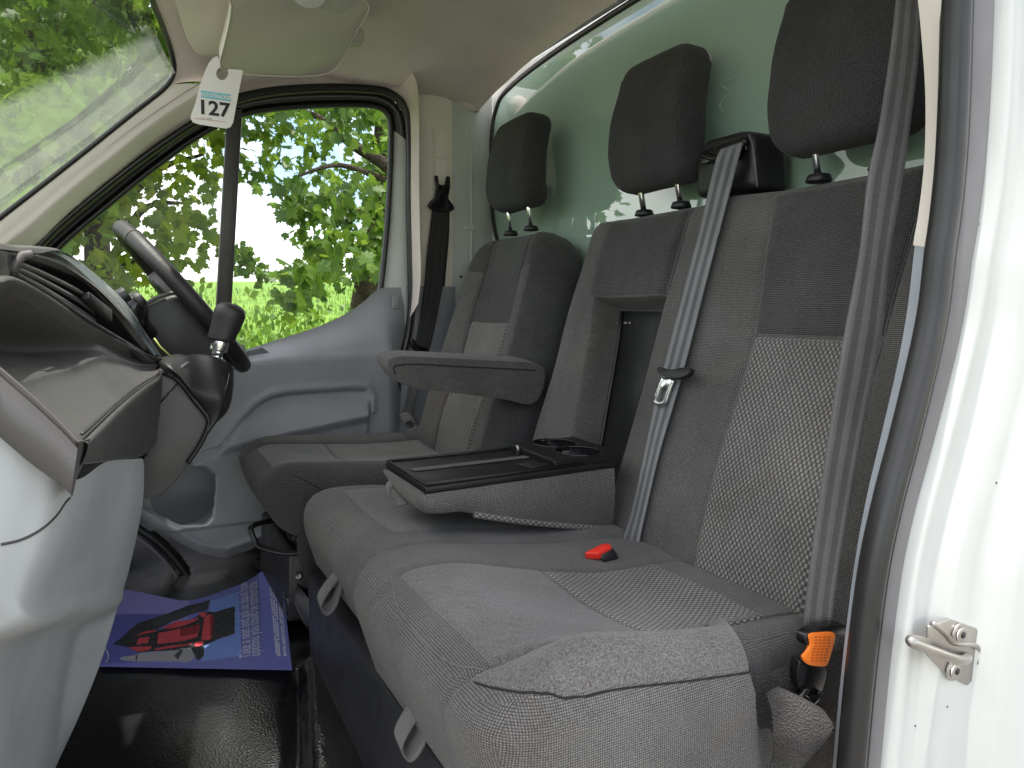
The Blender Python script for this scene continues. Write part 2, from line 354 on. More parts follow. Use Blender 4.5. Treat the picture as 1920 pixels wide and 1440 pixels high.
def belt_mat(name, base, stripe):
    m, nt, b = newmat(name); t = N(nt, 'ShaderNodeTexCoord'); sp = N(nt, 'ShaderNodeSeparateXYZ'); nt.links.new(t.outputs['UV'], sp.inputs[0])
    w = mth(nt, 'SINE', mth(nt, 'MULTIPLY', sp.outputs[0], 2*math.pi*2.5)); w = mth(nt, 'ADD', mth(nt, 'MULTIPLY', w, 0.5), 0.5)
    mr = N(nt, 'ShaderNodeMapRange'); mr.inputs[1].default_value = 0.35; mr.inputs[2].default_value = 0.65; nt.links.new(w, mr.inputs[0])
    n1 = N(nt, 'ShaderNodeTexNoise'); n1.inputs['Scale'].default_value = 9; n1.inputs['Detail'].default_value = 7; nt.links.new(t.outputs['Object'], n1.inputs['Vector'])
    mx = N(nt, 'ShaderNodeMixRGB'); mx.inputs[1].default_value = base; mx.inputs[2].default_value = stripe; nt.links.new(mr.outputs[0], mx.inputs[0])
    rib = mth(nt, 'SINE', mth(nt, 'MULTIPLY', sp.outputs[1], 2*math.pi/0.0022))
    sc = N(nt, 'ShaderNodeVectorMath', operation='SCALE'); nt.links.new(mx.outputs[0], sc.inputs[0])
    f = mth(nt, 'MULTIPLY', mth(nt, 'ADD', n1.outputs['Fac'], 0.5), mth(nt, 'ADD', mth(nt, 'MULTIPLY', rib, 0.18), 1.0))
    nt.links.new(f, sc.inputs['Scale']); nt.links.new(sc.outputs[0], b.inputs['Base Color'])
    bp = N(nt, 'ShaderNodeBump'); bp.inputs['Strength'].default_value = 0.4; bp.inputs['Distance'].default_value = 0.0008
    nt.links.new(mth(nt, 'ADD', rib, mth(nt, 'MULTIPLY', w, 1.2)), bp.inputs['Height']); nt.links.new(bp.outputs[0], b.inputs['Normal'])
    b.inputs['Roughness'].default_value = 0.5; b.inputs['Sheen Weight'].default_value = 0.2; return m
M['belt_light'] = belt_mat('belt_light', (0.085, 0.088, 0.092, 1), (0.20, 0.205, 0.215, 1))
M['belt_mid'] = belt_mat('belt_mid', (0.066, 0.064, 0.063, 1), (0.118, 0.115, 0.115, 1))
M['belt_black'] = belt_mat('belt_black', (0.012, 0.012, 0.013, 1), (0.02, 0.02, 0.021, 1))
def backglass():
    m, nt, b = newmat('green_back_pane'); t = N(nt, 'ShaderNodeTexCoord')
    n1 = N(nt, 'ShaderNodeTexNoise'); n1.inputs['Scale'].default_value = 3.0; n1.inputs['Detail'].default_value = 7
    nt.links.new(t.outputs['Object'], n1.inputs['Vector'])
    mx = N(nt, 'ShaderNodeMixRGB'); mx.inputs[1].default_value = (0.285, 0.42, 0.345, 1); mx.inputs[2].default_value = (0.385, 0.495, 0.42, 1)
    nt.links.new(n1.outputs['Fac'], mx.inputs[0]); nt.links.new(mx.outputs[0], b.inputs['Base Color'])
    b.inputs['Roughness'].default_value = 0.015; b.inputs['IOR'].default_value = 1.52
    b.inputs['Coat Weight'].default_value = 1.0; b.inputs['Coat Roughness'].default_value = 0.0
    return m
M['back_pane'] = backglass()

# ------------------------------------------------------------------ padded slabs
class Slab:
    """padded block: local axes A (width), B (length), N (face); face rounded ra at the sides, rb0/rb1 at the ends"""
    def __init__(s, O, A, B, Nn, a0, a1, b0, b1, thick, R=0.05, ra=0.03, rb0=0.03, rb1=0.03, rback=0.02, relief=None, warp=None):
        s.O, s.A, s.B, s.N = map(Vector, (O, A, B, Nn)); s.__dict__.update(a0=a0, a1=a1, b0=b0, b1=b1, th=thick, R=R, ra=ra, rb0=rb0, rb1=rb1, rk=rback, relief=relief, warp=warp)
    def dist(s, a, b):
        ca = (s.a0+s.a1)/2; cb = (s.b0+s.b1)/2; ha = (s.a1-s.a0)/2; hb = (s.b1-s.b0)/2; R = s.R
        x = np.abs(a-ca)-(ha-R); y = np.abs(b-cb)-(hb-R)
        sg = np.hypot(np.maximum(x, 0), np.maximum(y, 0)) + np.minimum(np.maximum(x, y), 0) - R
        nx = np.where((x > 0) & (y > 0), x/np.maximum(np.hypot(x, y), 1e-9), np.where(x > y, 1.0, 0.0))
        ny = np.where((x > 0) & (y > 0), y/np.maximum(np.hypot(x, y), 1e-9), np.where(x > y, 0.0, 1.0))
        return -sg, nx*np.sign(a-ca), ny*np.sign(b-cb)
    def h(s, a, b):
        d, nx, ny = s.dist(a, b); d = np.maximum(d, 0)
        cb = (s.b0+s.b1)/2; ca = (s.a0+s.a1)/2
        da = np.minimum(a-s.a0, s.a1-a); 
        def e(dd, r): dd = np.clip(dd, 0, r); return -(r - np.sqrt(np.maximum(r*r-(r-dd)**2, 0)))
        rb = np.where(b > cb, s.rb1, s.rb0)
        r = s.ra*nx**2 + rb*ny**2
        # outside the corner zone blend the two edge drops
        x = e(np.maximum(da, 0), s.ra) if s.R < 1e-6 else None
        out = e(d, np.maximum(r, 1e-4))
        da = np.maximum(da, 0); db = np.where(b > cb, s.b1-b, b-s.b0); db = np.maximum(db, 0)
        both = -np.hypot(e(da, s.ra), e(db, rb)); incorner = (da < s.R) & (db < s.R)
        out = np.where(incorner, np.minimum(out, np.maximum(both, -np.maximum(s.ra, rb))), np.minimum(out, both))
        if s.relief is not None: out = out + s.relief(a, b)*np.clip(d/0.012, 0, 1)
        return out
    def world(s, a, b, n):
        if s.warp: a, b, n = s.warp(a, b, n)
        O, A, B, Nn = (np.array(v) for v in (s.O, s.A, s.B, s.N))
        return O + a[..., None]*A + b[..., None]*B + n[..., None]*Nn
    def at(s, a, b, off=0.0):
        a = np.asarray(a, float); b = np.asarray(b, float); return s.world(a, b, s.h(a, b)+off)
    def body(s, na=60, nb=60, ka=(), kb=()):
        def line(lo, hi, n, knots):
            t = np.linspace(0, 1, n); t = t*0.5 + (0.5-0.5*np.cos(np.pi*t))*0.5
            x = lo+(hi-lo)*t; return np.unique(np.round(np.concatenate([x, np.array(list(knots))]) if len(knots) else x, 6))
        aa = line(s.a0, s.a1, na, ka); bb = line(s.b0, s.b1, nb, kb); a, b = np.meshgrid(aa, bb)
        ca = (s.a0+s.a1)/2; cb = (s.b0+s.b1)/2; ha = (s.a1-s.a0)/2; hb = (s.b1-s.b0)/2; R = s.R
        x = (np.abs(a-ca)-(ha-R))/R; y = (np.abs(b-cb)-(hb-R))/R; c = (x > 0) & (y > 0)
        xd = np.where(c, x*np.sqrt(np.maximum(1-y*y/2, 0)), x); yd = np.where(c, y*np.sqrt(np.maximum(1-x*x/2, 0)), y)
        a = np.where(c, ca+np.sign(a-ca)*(ha-R+xd*R), a); b = np.where(c, cb+np.sign(b-cb)*(hb-R+yd*R), b)
        d, nx, ny = s.dist(a, b); nf = s.h(a, b)
        rk = s.rk; dk = np.clip(np.maximum(d, 0), 0, rk); nbk = -s.th + (rk-np.sqrt(np.maximum(rk*rk-(rk-dk)**2, 0)))
        F = s.world(a, b, nf); K = s.world(a, b, nbk); n, m = a.shape
        idx = np.arange(n*m).reshape(n, m); faces = []
        for i in range(n-1):
            for j in range(m-1):
                faces.append((idx[i, j], idx[i, j+1], idx[i+1, j+1], idx[i+1, j]))
        o = n*m
        for i in range(n-1):
            for j in range(m-1):
                faces.append((o+idx[i, j], o+idx[i+1, j], o+idx[i+1, j+1], o+idx[i, j+1]))
        rim = [idx[0, j] for j in range(m-1)]+[idx[i, m-1] for i in range(n-1)]+[idx[n-1, j] for j in range(m-1, 0, -1)]+[idx[i, 0] for i in range(n-1, 0, -1)]
        for k in range(len(rim)):
            p, q = rim[k], rim[(k+1) % len(rim)]; faces.append((p, o+p, o+q, q))
        uvf = np.stack([a - nx*np.minimum(nf, 0), b - ny*np.minimum(nf, 0)], -1).reshape(-1, 2)
        uvk = np.stack([a - nx*nbk, b - ny*nbk], -1).reshape(-1, 2)
        return mesh(np.concatenate([F.reshape(-1, 3), K.reshape(-1, 3)]), [tuple(int(q) for q in f) for f in faces], np.concatenate([uvf, uvk]))
    def patch(s, left, right, b0, b1, n=40, m=40, off=0.0012, lift=0.0):
        """piece of cloth laid on the face between the curves a=left(b) and a=right(b)"""
        t = np.linspace(0, 1, m); bb = np.linspace(b0, b1, n); lo = np.array([left(q) for q in bb]); hi = np.array([right(q) for q in bb])
        a = lo[:, None] + (hi-lo)[:, None]*t[None]; b = np.repeat(bb[:, None], m, 1)
        ed = np.minimum(np.minimum(t, 1-t)[None]*(hi-lo)[:, None], np.minimum(bb-b0, b1-bb)[:, None])
        o = off + lift*np.clip(ed/0.012, 0, 1)**0.5 - 0.0016*(ed < 1e-6)
        P = s.world(a, b, s.h(a, b)+o)
        return grid_mesh(P, uv=np.stack([a, b], -1))
    def thread(s, pts, r=0.0011, off=0.001, n=8, seg=5):
        c = catmull([(p[0], p[1], 0) for p in pts], n); a = np.array([p.x for p in c]); b = np.array([p.y for p in c])
        return tube_mesh([Vector(p) for p in s.at(a, b, off)], r, seg)
def bump(d, w): return np.exp(-(d/w)**2)
def sstep(x, a, b):
    t = np.clip((x-a)/(b-a), 0, 1); return t*t*(3-2*t)
def wob(a, b, k, seed=0): return np.sin(a*k+seed)*np.sin(b*k*1.3+seed*2.1) + 0.5*np.sin(a*k*2.3-b*k*1.1+seed*.7)
#__SCENE__
# ================================================================== VAN CAB SHELL
cab = thing('van_cab', 'white van cab interior with beige roof lining and green rear window', 'van', (0, 0.56, 0.68))
YF = 1.42; YN = -0.29
# floor: black vinyl with moulded ridges
xs = np.linspace(-1.75, 0.05, 150); ys = np.linspace(-0.36, 1.46, 120); X, Y = np.meshgrid(xs, ys)
lx = -0.712 - (0.642-Y)*0.20
Z = 0.68 + 0.026*sstep(X-lx, 0.0, 0.018) - 0.02*bump(X-lx+0.008, 0.012)
Z = np.where(Y > 0.66, 0.68 + 0.026*sstep(X+0.71, 0, 0.018)*sstep(-Y, -0.70, -0.66), Z)
Z -= 0.075*np.clip(0.76-Y, 0, 0.62); Z += 0.10*sstep(-X, 1.12, 1.6) + 0.0012*wob(X, Y, 14, 2)
link('floor_covering', grid_mesh(np.stack([X, Y, Z], -1)), M['vinyl'], cab)
# black footwell side wall under the driver door
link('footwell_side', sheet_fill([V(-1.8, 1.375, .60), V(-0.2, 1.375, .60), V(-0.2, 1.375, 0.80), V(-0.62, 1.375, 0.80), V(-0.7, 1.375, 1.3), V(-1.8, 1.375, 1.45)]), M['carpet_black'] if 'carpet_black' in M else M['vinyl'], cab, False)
link('sill_step', box_mesh((-0.45, 1.345, 0.672), (0.5, 0.09, 0.02), 0.008), M['black'], cab)

# --- windscreen
def bow(y): return -0.10*(1-((y-0.56)/0.74)**2)
wl = [(-0.850, 1.985), (-1.04, 1.805), (-1.245, 1.620), (-1.52, 1.375)]
rows = []
for y in np.linspace(1.335, -0.20, 17):
    rows.append([V(x+bow(y)*(1 if i else 0.9), y, z) for i, (x, z) in enumerate(wl)])
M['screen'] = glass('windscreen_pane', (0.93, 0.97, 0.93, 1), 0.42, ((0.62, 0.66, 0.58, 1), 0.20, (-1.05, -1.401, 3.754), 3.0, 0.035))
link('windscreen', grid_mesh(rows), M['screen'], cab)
edge = catmull([r[0] for r in rows], 3)
pe = catmull([px(-160, 545, y=1.30), px(-60, 458, y=1.30), px(0, 408, y=1.30), px(80, 346, y=1.30), px(160, 283, y=1.30), px(250, 211, y=1.30), px(300, 172, y=1.30), px(320, 150, y=1.296), px(326, 128, y=1.288),
             px(322, 102, y=1.265), px(312, 70, y=1.22), px(300, 38, y=1.15), px(287, 5, y=1.06), px(275, -45, y=0.94), px(262, -120, y=0.80)], 5)
link('windscreen_edge', tube_mesh(pe, 0.0065, 8), M['rubber'], cab)
# --- far pillar trim, between windscreen and driver door
A_ = catmull([px(-160, 552, y=1.30), px(-60, 464, y=1.30), px(0, 413, y=1.30), px(80, 350, y=1.30), px(160, 287, y=1.30), px(250, 215, y=1.30), px(322, 158, y=1.30)], 6)
B_ = catmull([px(-60, 570, y=1.415), px(30, 500, y=1.415), px(78, 468, y=1.415), px(130, 415, y=1.415), px(225, 335, y=1.415), px(330, 254, y=1.415), px(452, 190, y=1.415)], 6)
rows = []
for a, b in zip(A_, B_):
    r = []
    for t in np.linspace(0, 1, 14):
        p = a.lerp(b, t); k = 4*t*(1-t)
        p = p + V(0.022*k, -0.030*k - 0.012*bump(t-0.45, 0.10), 0.012*k)
        r.append(p)
    rows.append(r)
link('windscreen_pillar', grid_mesh(rows), M['beige'], cab)
# --- header trim between windscreen and roof lining
A2 = catmull([px(322, 158, y=1.30), px(330, 128, y=1.288), px(327, 100, y=1.265), px(317, 68, y=1.22), px(305, 36, y=1.15), px(292, 3, y=1.06), px(280, -47, y=0.94), px(268, -120, y=0.80)], 6)
B2 = catmull([px(455, 175, y=1.40), px(520, 155, y=1.385)+V(0, 0, .02), px(540, 130, y=1.33)+V(0, 0, .03), V(-0.62, 1.22, 2.10), V(-0.62, 1.12, 2.118), V(-0.62, 1.02, 2.125), V(-0.62, 0.9, 2.13), V(-0.62, 0.76, 2.13)], 6)
rows = []
for a, b in zip(A2, B2):
    rows.append([a.lerp(b, t) + V(0, -0.012, 0.014)*(4*t*(1-t)) for t in np.linspace(0, 1, 10)])
link('header_trim', grid_mesh(rows), M['lining'], cab)
ya = [0.80, 0.4, 0.0, -0.3]
rows = [[V(-0.86+bow(y)*.9, y, 1.99).lerp(V(-0.62, y, 2.13), t)+V(0, 0, .02)*(4*t*(1-t)) for t in np.linspace(0, 1, 8)] for y in ya]
link('header_trim', grid_mesh(rows), M['lining'], cab)
# --- roof lining
prof = [(1.43, 2.044), (1.40, 2.050), (1.365, 2.059), (1.31, 2.078), (1.24, 2.106), (1.14, 2.128), (1.0, 2.142), (0.8, 2.15), (0.56, 2.152), (0.3, 2.15), (0.1, 2.142), (-0.04, 2.128), (-0.14, 2.10), (-0.23, 2.07), (-0.31, 2.03)]
pp = [p for p in catmull([(0, a, b) for a, b in prof], 4)]
rows = []
for x, dz, sc in ((-0.66, -0.004, 1), (-0.5, 0, 1), (-0.3, 0.0, 1), (-0.15, -0.002, 1), (-0.08, -0.008, 1), (-0.03, -0.02, 1), (0.0, -0.034, 1), (0.02, -0.052, 1), (0.022, -0.066, 1)):
    rows.append([V(x, p.y, p.z + dz*(0.5 + 0.5*sstep(-abs(p.y-0.56), -0.84, -0.6))) for p in pp])
link('roof_lining', grid_mesh(rows), M['lining'], cab)
# lining lobe that wraps over the corner post
link('lining_corner', join_meshes([tube_mesh([V(-0.02, 1.425, 2.07), V(0.0, 1.41, 2.052), V(0.018, 1.405, 2.040), V(0.03, 1.40, 2.028)], [0.03, 0.034, 0.028, 0.008], 14)]), M['lining'], cab)
# --- rear wall: white metal frame, dark seal, green pane
XR = 0.085
link('rear_panel', box_mesh((XR+0.018, 0.565, 1.42), (0.02, 1.76, 1.56), 0.004), M['white'], cab)
ctr = 0.563
wo_ = [(0.93, 190), (0, 0)]
wy = 0.845
win = [V(XR, ctr+sy*a, z) for sy, a, z in ((1, .62, 1.50), (1, .735, 1.535), (1, .80, 1.60), (1, .842, 1.70), (1, .858, 1.85), (1, .848, 1.965), (1, .82, 2.03), (1, .74, 2.072), (1, .45, 2.098), (1, 0, 2.106),
       (-1, .45, 2.098), (-1, .74, 2.072), (-1, .82, 2.03), (-1, .848, 1.965), (-1, .858, 1.85), (-1, .842, 1.70), (-1, .80, 1.60), (-1, .735, 1.535), (-1, .62, 1.50), (1, -0.3, 1.495), (1, 0, 1.494), (1, .3, 1.495))]
wc = catmull(win, 5, closed=True)
link('rear_window', mesh(wc, [tuple(range(len(wc)))]), M['back_pane'], cab, False)
link('rear_window_seal', tube_mesh(wc, 0.0085, 8, closed=True), M['rubber'], cab)
# hand smear left on the pane
sm = catmull([px(1388, 142, x=XR-.001), px(1370, 150, x=XR-.001), px(1352, 158, x=XR-.001), px(1362, 167, x=XR-.001), px(1369, 172, x=XR-.001), px(1356, 186, x=XR-.001), px(1349, 200, x=XR-.001), px(1358, 212, x=XR-.001)], 6)
link('smear_mark', tube_mesh(sm, [0.0008+0.0006*abs(math.sin(i*.3)) for i in range(len(sm))], 6, flat=1), flat('smear_grease', (0.36, 0.55, 0.42, 1), 0.7), cab)
# white strip between lining and window seal
link('cargo_wall_top', box_mesh((0.055, 0.563, 2.118), (0.05, 1.72, 0.012), 0.003), M['white'], cab)
# --- far corner post (white metal) and pillar trims
def strip(name, xa, xb, z0, z1, y0, y1, mat, bulge=0.0, n=9, k=12, parent=cab, label=None):
    rows = []
    for z in np.linspace(z0, z1, k):
        rows.append([V(xa(z)+(xb(z)-xa(z))*t, y0+(y1-y0)*t - bulge*4*t*(1-t), z) for t in np.linspace(0, 1, n)])
    return link(name, grid_mesh(rows), mat, parent, label=label)
link('side_light_block', box_mesh((-0.06, 1.452, 1.35), (0.30, 0.02, 1.56), 0.004), M['white'], cab)  # panel added behind the trims to block outdoor light in their gaps
strip('pillar_trim', lambda z: -0.200, lambda z: -0.060, 1.468, 2.054, 1.416, 1.402, M['beige'], 0.016)
strip('pillar_trim', lambda z: -0.215-0.05*sstep(-z, -1.3, -1.0), lambda z: -0.055, 0.70, 1.471, 1.412, 1.398, M['door_grey'], 0.016, label='grey lower pillar trim behind the driver belt')
strip('corner_post', lambda z: -0.058, lambda z: 0.09, 0.70, 2.08, 1.406, 1.425, M['white'], 0.012)
rib = catmull([V(0.003, 1.405, 1.97), V(0.006, 1.404, 1.75), V(0.004, 1.404, 1.58), V(0.0, 1.405, 1.42)], 6)
link('post_rib', tube_mesh(rib, 0.0065, 10), M['white'], cab)
link('post_boss', box_mesh((-0.003, 1.402, 1.66), (0.045, 0.012, 0.022), 0.005), M['white'], cab)
for (u, v, r) in ((893, 207, 0.007), (908, 188, 0.006), (863, 519, 0.004)):
    p = px(u, v, y=1.404); link('plug', cyl_mesh(p, p+V(0, -0.007, 0), r, seg=12, bevel=0.002), M['black'], cab)
link('wire', tube_mesh([px(895, 192, y=1.40), px(895, 205, y=1.40)], 0.0012, 6), M['black'], cab)
# belt height slot
c = px(825, 303, y=1.396)
link('belt_slot', box_mesh(c, (0.052, 0.012, 0.20), 0.004), M['beige'], cab)
link('belt_slot_cover', box_mesh(c+V(0, -0.007, 0.045), (0.040, 0.006, 0.075), 0.002), M['beige'], cab)
link('belt_slot_cover', box_mesh(c+V(0, -0.007, -0.035), (0.040, 0.006, 0.075), 0.002), M['beige'], cab)

# --- far door seal on the body
outer = [px(*p, y=1.393) for p in ((-10, 548), (30, 503), (67, 468), (110, 425), (170, 374), (235, 322), (300, 274), (367, 229), (410, 204), (455, 186), (510, 175), (580, 169), (640, 168), (690, 170), (722, 175), (745, 188), (759, 208), (765, 235), (767, 290), (767, 400), (769, 500), (770, 570), (763, 630), (750, 680), (740, 740), (733, 800), (729, 860))]
oc = catmull(outer, 4)
def ring(r1, r2, d0, h0, n=12): return [(d0+r1*math.cos(2*math.pi*k/n), h0+r2*math.sin(2*math.pi*k/n)) for k in range(n)]
link('door_seal', join_meshes([sweep_mesh(oc, ring(0.010, 0.014, 0.0, -0.004)), sweep_mesh(oc, ring(0.0045, 0.010, -0.0125, 0.002))]), M['rubber'], cab)
bk_ = oc[18:88]
link('door_head_trim', grid_mesh([[p+V(0, .010, .006), p+V(0, .0, .018), p+V(0, -.016, .034), p+V(.0, -.05, .052), p+V(.0, -.09, .075)] for p in bk_]), M['lining'], cab)
low = catmull([px(235, 965, y=1.35), px(258, 990, y=1.35), px(290, 1012, y=1.35), px(322, 1042, y=1.35), px(352, 1080, y=1.35), px(376, 1116, y=1.35), px(392, 1150, y=1.35)], 6)
link('door_seal', tube_mesh(low, 0.011, 10), M['rubber'], cab)
link('sill_edge', tube_mesh([p+V(-.022, -.006, -.004) for p in low], 0.004, 8), M['rubber_grey'], cab)

# --- near door opening: trim strip, seals, white jamb, striker
np_ = [(1752, -520), (1766, -280), (1771, -60), (1769, 60), (1766, 180), (1760, 300), (1750, 400), (1740, 470), (1727, 580), (1704, 690), (1672, 820), (1643, 930), (1617, 1050), (1599, 1180), (1586, 1300), (1572, 1460), (1560, 1600)]
nc = catmull([px(u, v, y=YN) for u, v in np_], 5)
inn = catmull([px(u, v, y=YN+0.035) for u, v in ((1690, -520), (1704, -280), (1716, -60), (1727, 60), (1735, 180), (1733, 300), (1722, 400), (1712, 460), (1698, 580), (1678, 690), (1648, 820), (1622, 930), (1600, 1050), (1583, 1180), (1570, 1300), (1556, 1460), (1544, 1600))], 5)
rows = [[a.lerp(b, t) + V(0, -0.006*4*t*(1-t), 0) for t in np.linspace(0, 1, 9)] for a, b in zip(inn, nc)]
zs = [r[4].z for r in rows]; k = min(range(len(zs)), key=lambda i: abs(zs[i]-1.462))
link('pillar_trim', grid_mesh(rows[:k+1]), M['beige'], cab)
link('pillar_trim', grid_mesh([[p+V(0.001, -0.0015, 0) for p in r] for r in rows[k:]]), M['trim_blue'], cab, label='blue grey lower pillar trim beside the near door seal')
link('door_seal', join_meshes([sweep_mesh(nc, ring(0.0125, 0.016, -0.011, -0.006)), sweep_mesh(nc, ring(0.0035, 0.012, -0.0255, -0.004))]), M['rubber'], cab)
lr = []
def jn(i):
    t = (nc[min(i+1, len(nc)-1)]-nc[max(i-1, 0)]).normalized(); n = V(0, 1, 0).cross(t).normalized()
    return n if n.x > 0 else -n
KW = [1 + .55*float(sstep(np.array(p.z), 1.15, 1.72)) for p in nc]
for i, p in enumerate(nc): lr.append([p+jn(i)*(0.026+(-d-.026)*KW[i])+V(0, h, 0) for d, h in [(-0.026, 0.004), (-0.029, -0.006), (-0.034, -0.011), (-0.046, -0.013), (-0.054, -0.011), (-0.059, -0.005), (-0.059, 0.006)]])
lipm = grid_mesh(lr)
link('door_seal_lip', lipm, M['rubber_grey'], cab)
# jamb: pressed white metal with a shallow channel
jr = []
for p in nc:
    q = []
    for d, h in ((0.020, 0.012), (0.045, 0.010), (0.056, 0.004), (0.061, -0.006), (0.066, -0.012), (0.073, -0.014), (0.085, -0.009), (0.105, -0.008), (0.113, -0.012), (0.119, -0.021), (0.127, -0.025), (0.155, -0.025), (0.172, -0.027), (0.180, -0.035), (0.188, -0.046), (0.20, -0.051), (0.225, -0.054), (0.26, -0.066), (0.34, -0.075)):
        q.append((d, h))
    jr.append(q)
rows = []
for i, p in enumerate(nc):
    t = (nc[min(i+1, len(nc)-1)]-nc[max(i-1, 0)]).normalized(); n = V(0, 1, 0).cross(t).normalized()
    if n.x < 0: n = -n
    n = (n*0.65 + V(1, 0, 0)*0.35).normalized()
    rows.append([p + n*(d + .034*(KW[i]-1)) + V(0, h-0.004, 0) for d, h in jr[i]])
jb = link('door_jamb', grid_mesh(rows), M['white'], cab)
jt = bvh(jb.data)
for (u, v, r) in ((1776, 1325, .0011), (1716, 1361, .0010), (1835, 420, .0010), (1868, 905, .0012)):
    p = on(jt, u, v, .0); 
    if p is not None: link('paint_chip', cyl_mesh(p+V(0, .001, 0), p+V(0, -.0006, 0), r, seg=8), M['ink'], cab)
# striker
sc_ = px(1785, 1222, y=-0.318)
pl = [px(u, v, y=-0.318) for u, v in ((1735, 1172), (1776, 1158), (1826, 1176), (1841, 1214), (1838, 1254), (1808, 1283), (1768, 1262), (1733, 1226))]
st = link('door_striker', prism_mesh(pl, V(0, -0.004, 0), 0.0012), M['steel'], cab)
for u, v in ((1796, 1187), (1785, 1255)):
    p = px(u, v, y=-0.322); a = cyl_mesh(p, p+V(0, -0.003, 0), 0.0125, seg=20, bevel=0.001); b = cyl_mesh(p+V(0, -0.003, 0), p+V(0, -0.006, 0), 0.0085, seg=18, bevel=0.0015)
    link('screw', join_meshes([a, b]), M['steel'], st)
    link('screw_recess', cyl_mesh(p+V(0, -0.0061, 0), p+V(0, -0.0066, 0), 0.0042, seg=6), M['ink'], st)
lp = catmull([px(1738, 1205, y=-0.322), px(1722, 1201, y=-0.334), px(1708, 1200, y=-0.346), px(1714, 1207, y=-0.350), px(1745, 1219, y=-0.350), px(1780, 1232, y=-0.350), px(1802, 1238, y=-0.346), px(1812, 1236, y=-0.334), px(1814, 1232, y=-0.322)], 6)
link('striker_loop', tube_mesh(lp, 0.0052, 12), M['steel'], st)
link('striker_rib', tube_mesh(catmull([px(1748, 1168, y=-.322), px(1775, 1190, y=-.323), px(1790, 1206, y=-.323), px(1832, 1212, y=-.323), px(1832, 1244, y=-.323)], 5), 0.003, 8), M['steel'], st)

# ================================================================== DRIVER DOOR
door = thing('driver_door', 'grey moulded driver door with a divided window and black window frame', 'door', (-0.6, 1.42, 0.68))
inner = [px(*p, y=YF+0.012) for p in ((97, 470), (130, 438), (200, 380), (260, 331), (307, 295), (350, 264), (400, 234), (440, 215), (490, 203), (560, 196), (640, 193), (690, 194), (716, 200), (730, 213), (736, 235), (736, 290), (731, 400), (724, 480), (717, 545), (712, 590))]
ic = catmull(inner, 4)
link('window_seal', join_meshes([sweep_mesh(ic, ring(0.0085, 0.012, 0.006, 0.0))]), M['rubber'], door)
# door metal frame between the seals
ncnt = 90
def resample(p, n):
    P = np.array([tuple(q) for q in p]); s = np.concatenate([[0], np.cumsum(np.linalg.norm(np.diff(P, axis=0), axis=1))]); t = np.linspace(0, s[-1], n)
    return [V(*[np.interp(q, s, P[:, k]) for k in range(3)]) for q in t]
o2 = resample(oc[3*4-8: 23*4], ncnt); i2 = resample(ic, ncnt)
wf = [[a.lerp(b, t)+V(0, 0.018*(1-t)-0.006*math.sin(math.pi*t)+.004, 0) for t in (0, .25, .5, .75, 1)] for a, b in zip(o2, i2)]
link('window_frame', grid_mesh([[p+V(0, -.010*(0 < j < 4)*min(1, (59-i)/6), 0) for j, p in enumerate(r)] for i, r in enumerate(wf[:60])]), M['rubber'], door)
link('frame_bead', tube_mesh([r[2]+V(0, -.011, 0) for r in wf[20:60]], .0022, 6), M['rubber_grey'], door)
link('window_frame', grid_mesh(wf[59:]), M['white'], door, label='white rear upright of the window frame')
# white rear edge of the door below the glass line
link('door_edge', grid_mesh([[px(u0, v, y=1.436), px((u0+u1)/2, v, y=1.430), px(u1, v, y=1.436)] for u0, u1, v in ((736, 760, 300), (730, 762, 430), (718, 763, 545), (722, 765, 600), (735, 760, 660), (728, 742, 760), (722, 735, 870))]), M['white'], door)
# panes
zb = 1.22
gl = [V(p.x, YF+0.016, p.z) for p in ic] + [V(-0.25, YF+0.016, zb), V(-1.25, YF+0.016, zb), V(-1.25, YF+0.016, 1.52)]
link('window_pane', mesh(gl, [tuple(range(len(gl)))]), M['pane'], door, False)
link('window_divider', prism_mesh([px(427, 205, y=1.405), px(455, 203, y=1.405), px(431, 640, y=1.405), px(402, 640, y=1.405)], V(0, 0.03, 0), 0.004), plastic('divider_plastic', (0.045, 0.04, 0.038, 1), 0.45, 900, 0.1), door)
# moulded panel
topc = catmull([V(-1.32, 1.42, 1.40), V(-1.15, 1.42, 1.30), V(-0.95, 1.42, 1.262), px(400, 676, y=1.42), px(460, 656, y=1.42), px(530, 634, y=1.42), px(600, 611, y=1.42), px(650, 589, y=1.42), px(685, 566, y=1.42), px(705, 549, y=1.42), px(725, 540, y=1.42), px(757, 539, y=1.42)], 8)
tx = np.array([p.x for p in topc]); tz = np.array([p.z for p in topc])
def sdf(poly, X, Z):
    P = np.array(poly); d = np.full(X.shape, 1e9); s = np.ones(X.shape)
    for i in range(len(P)):
        a = P[i]; b = P[i-1]; ex, ez = b-a; wx, wz = X-a[0], Z-a[1]
        t = np.clip((wx*ex+wz*ez)/(ex*ex+ez*ez), 0, 1); d = np.minimum(d, (wx-ex*t)**2+(wz-ez*t)**2)
        c1 = Z >= a[1]; c2 = Z < b[1]; c3 = ex*wz > ez*wx
        s = np.where((c1 & c2 & c3) | (~c1 & ~c2 & ~c3), -s, s)
    return s*np.sqrt(d)
xz = lambda u, v, y=1.375: (px(u, v, y=y).x, px(u, v, y=y).z)
NX, NZ = 230, 230
rx = np.linspace(-1.30, -0.19, NX); gx = np.repeat(rx[None], NZ, 0)
ztop = np.interp(rx, tx, tz); gz = 0.56 + (ztop-0.56)[None]*np.linspace(0, 1, NZ)[:, None]
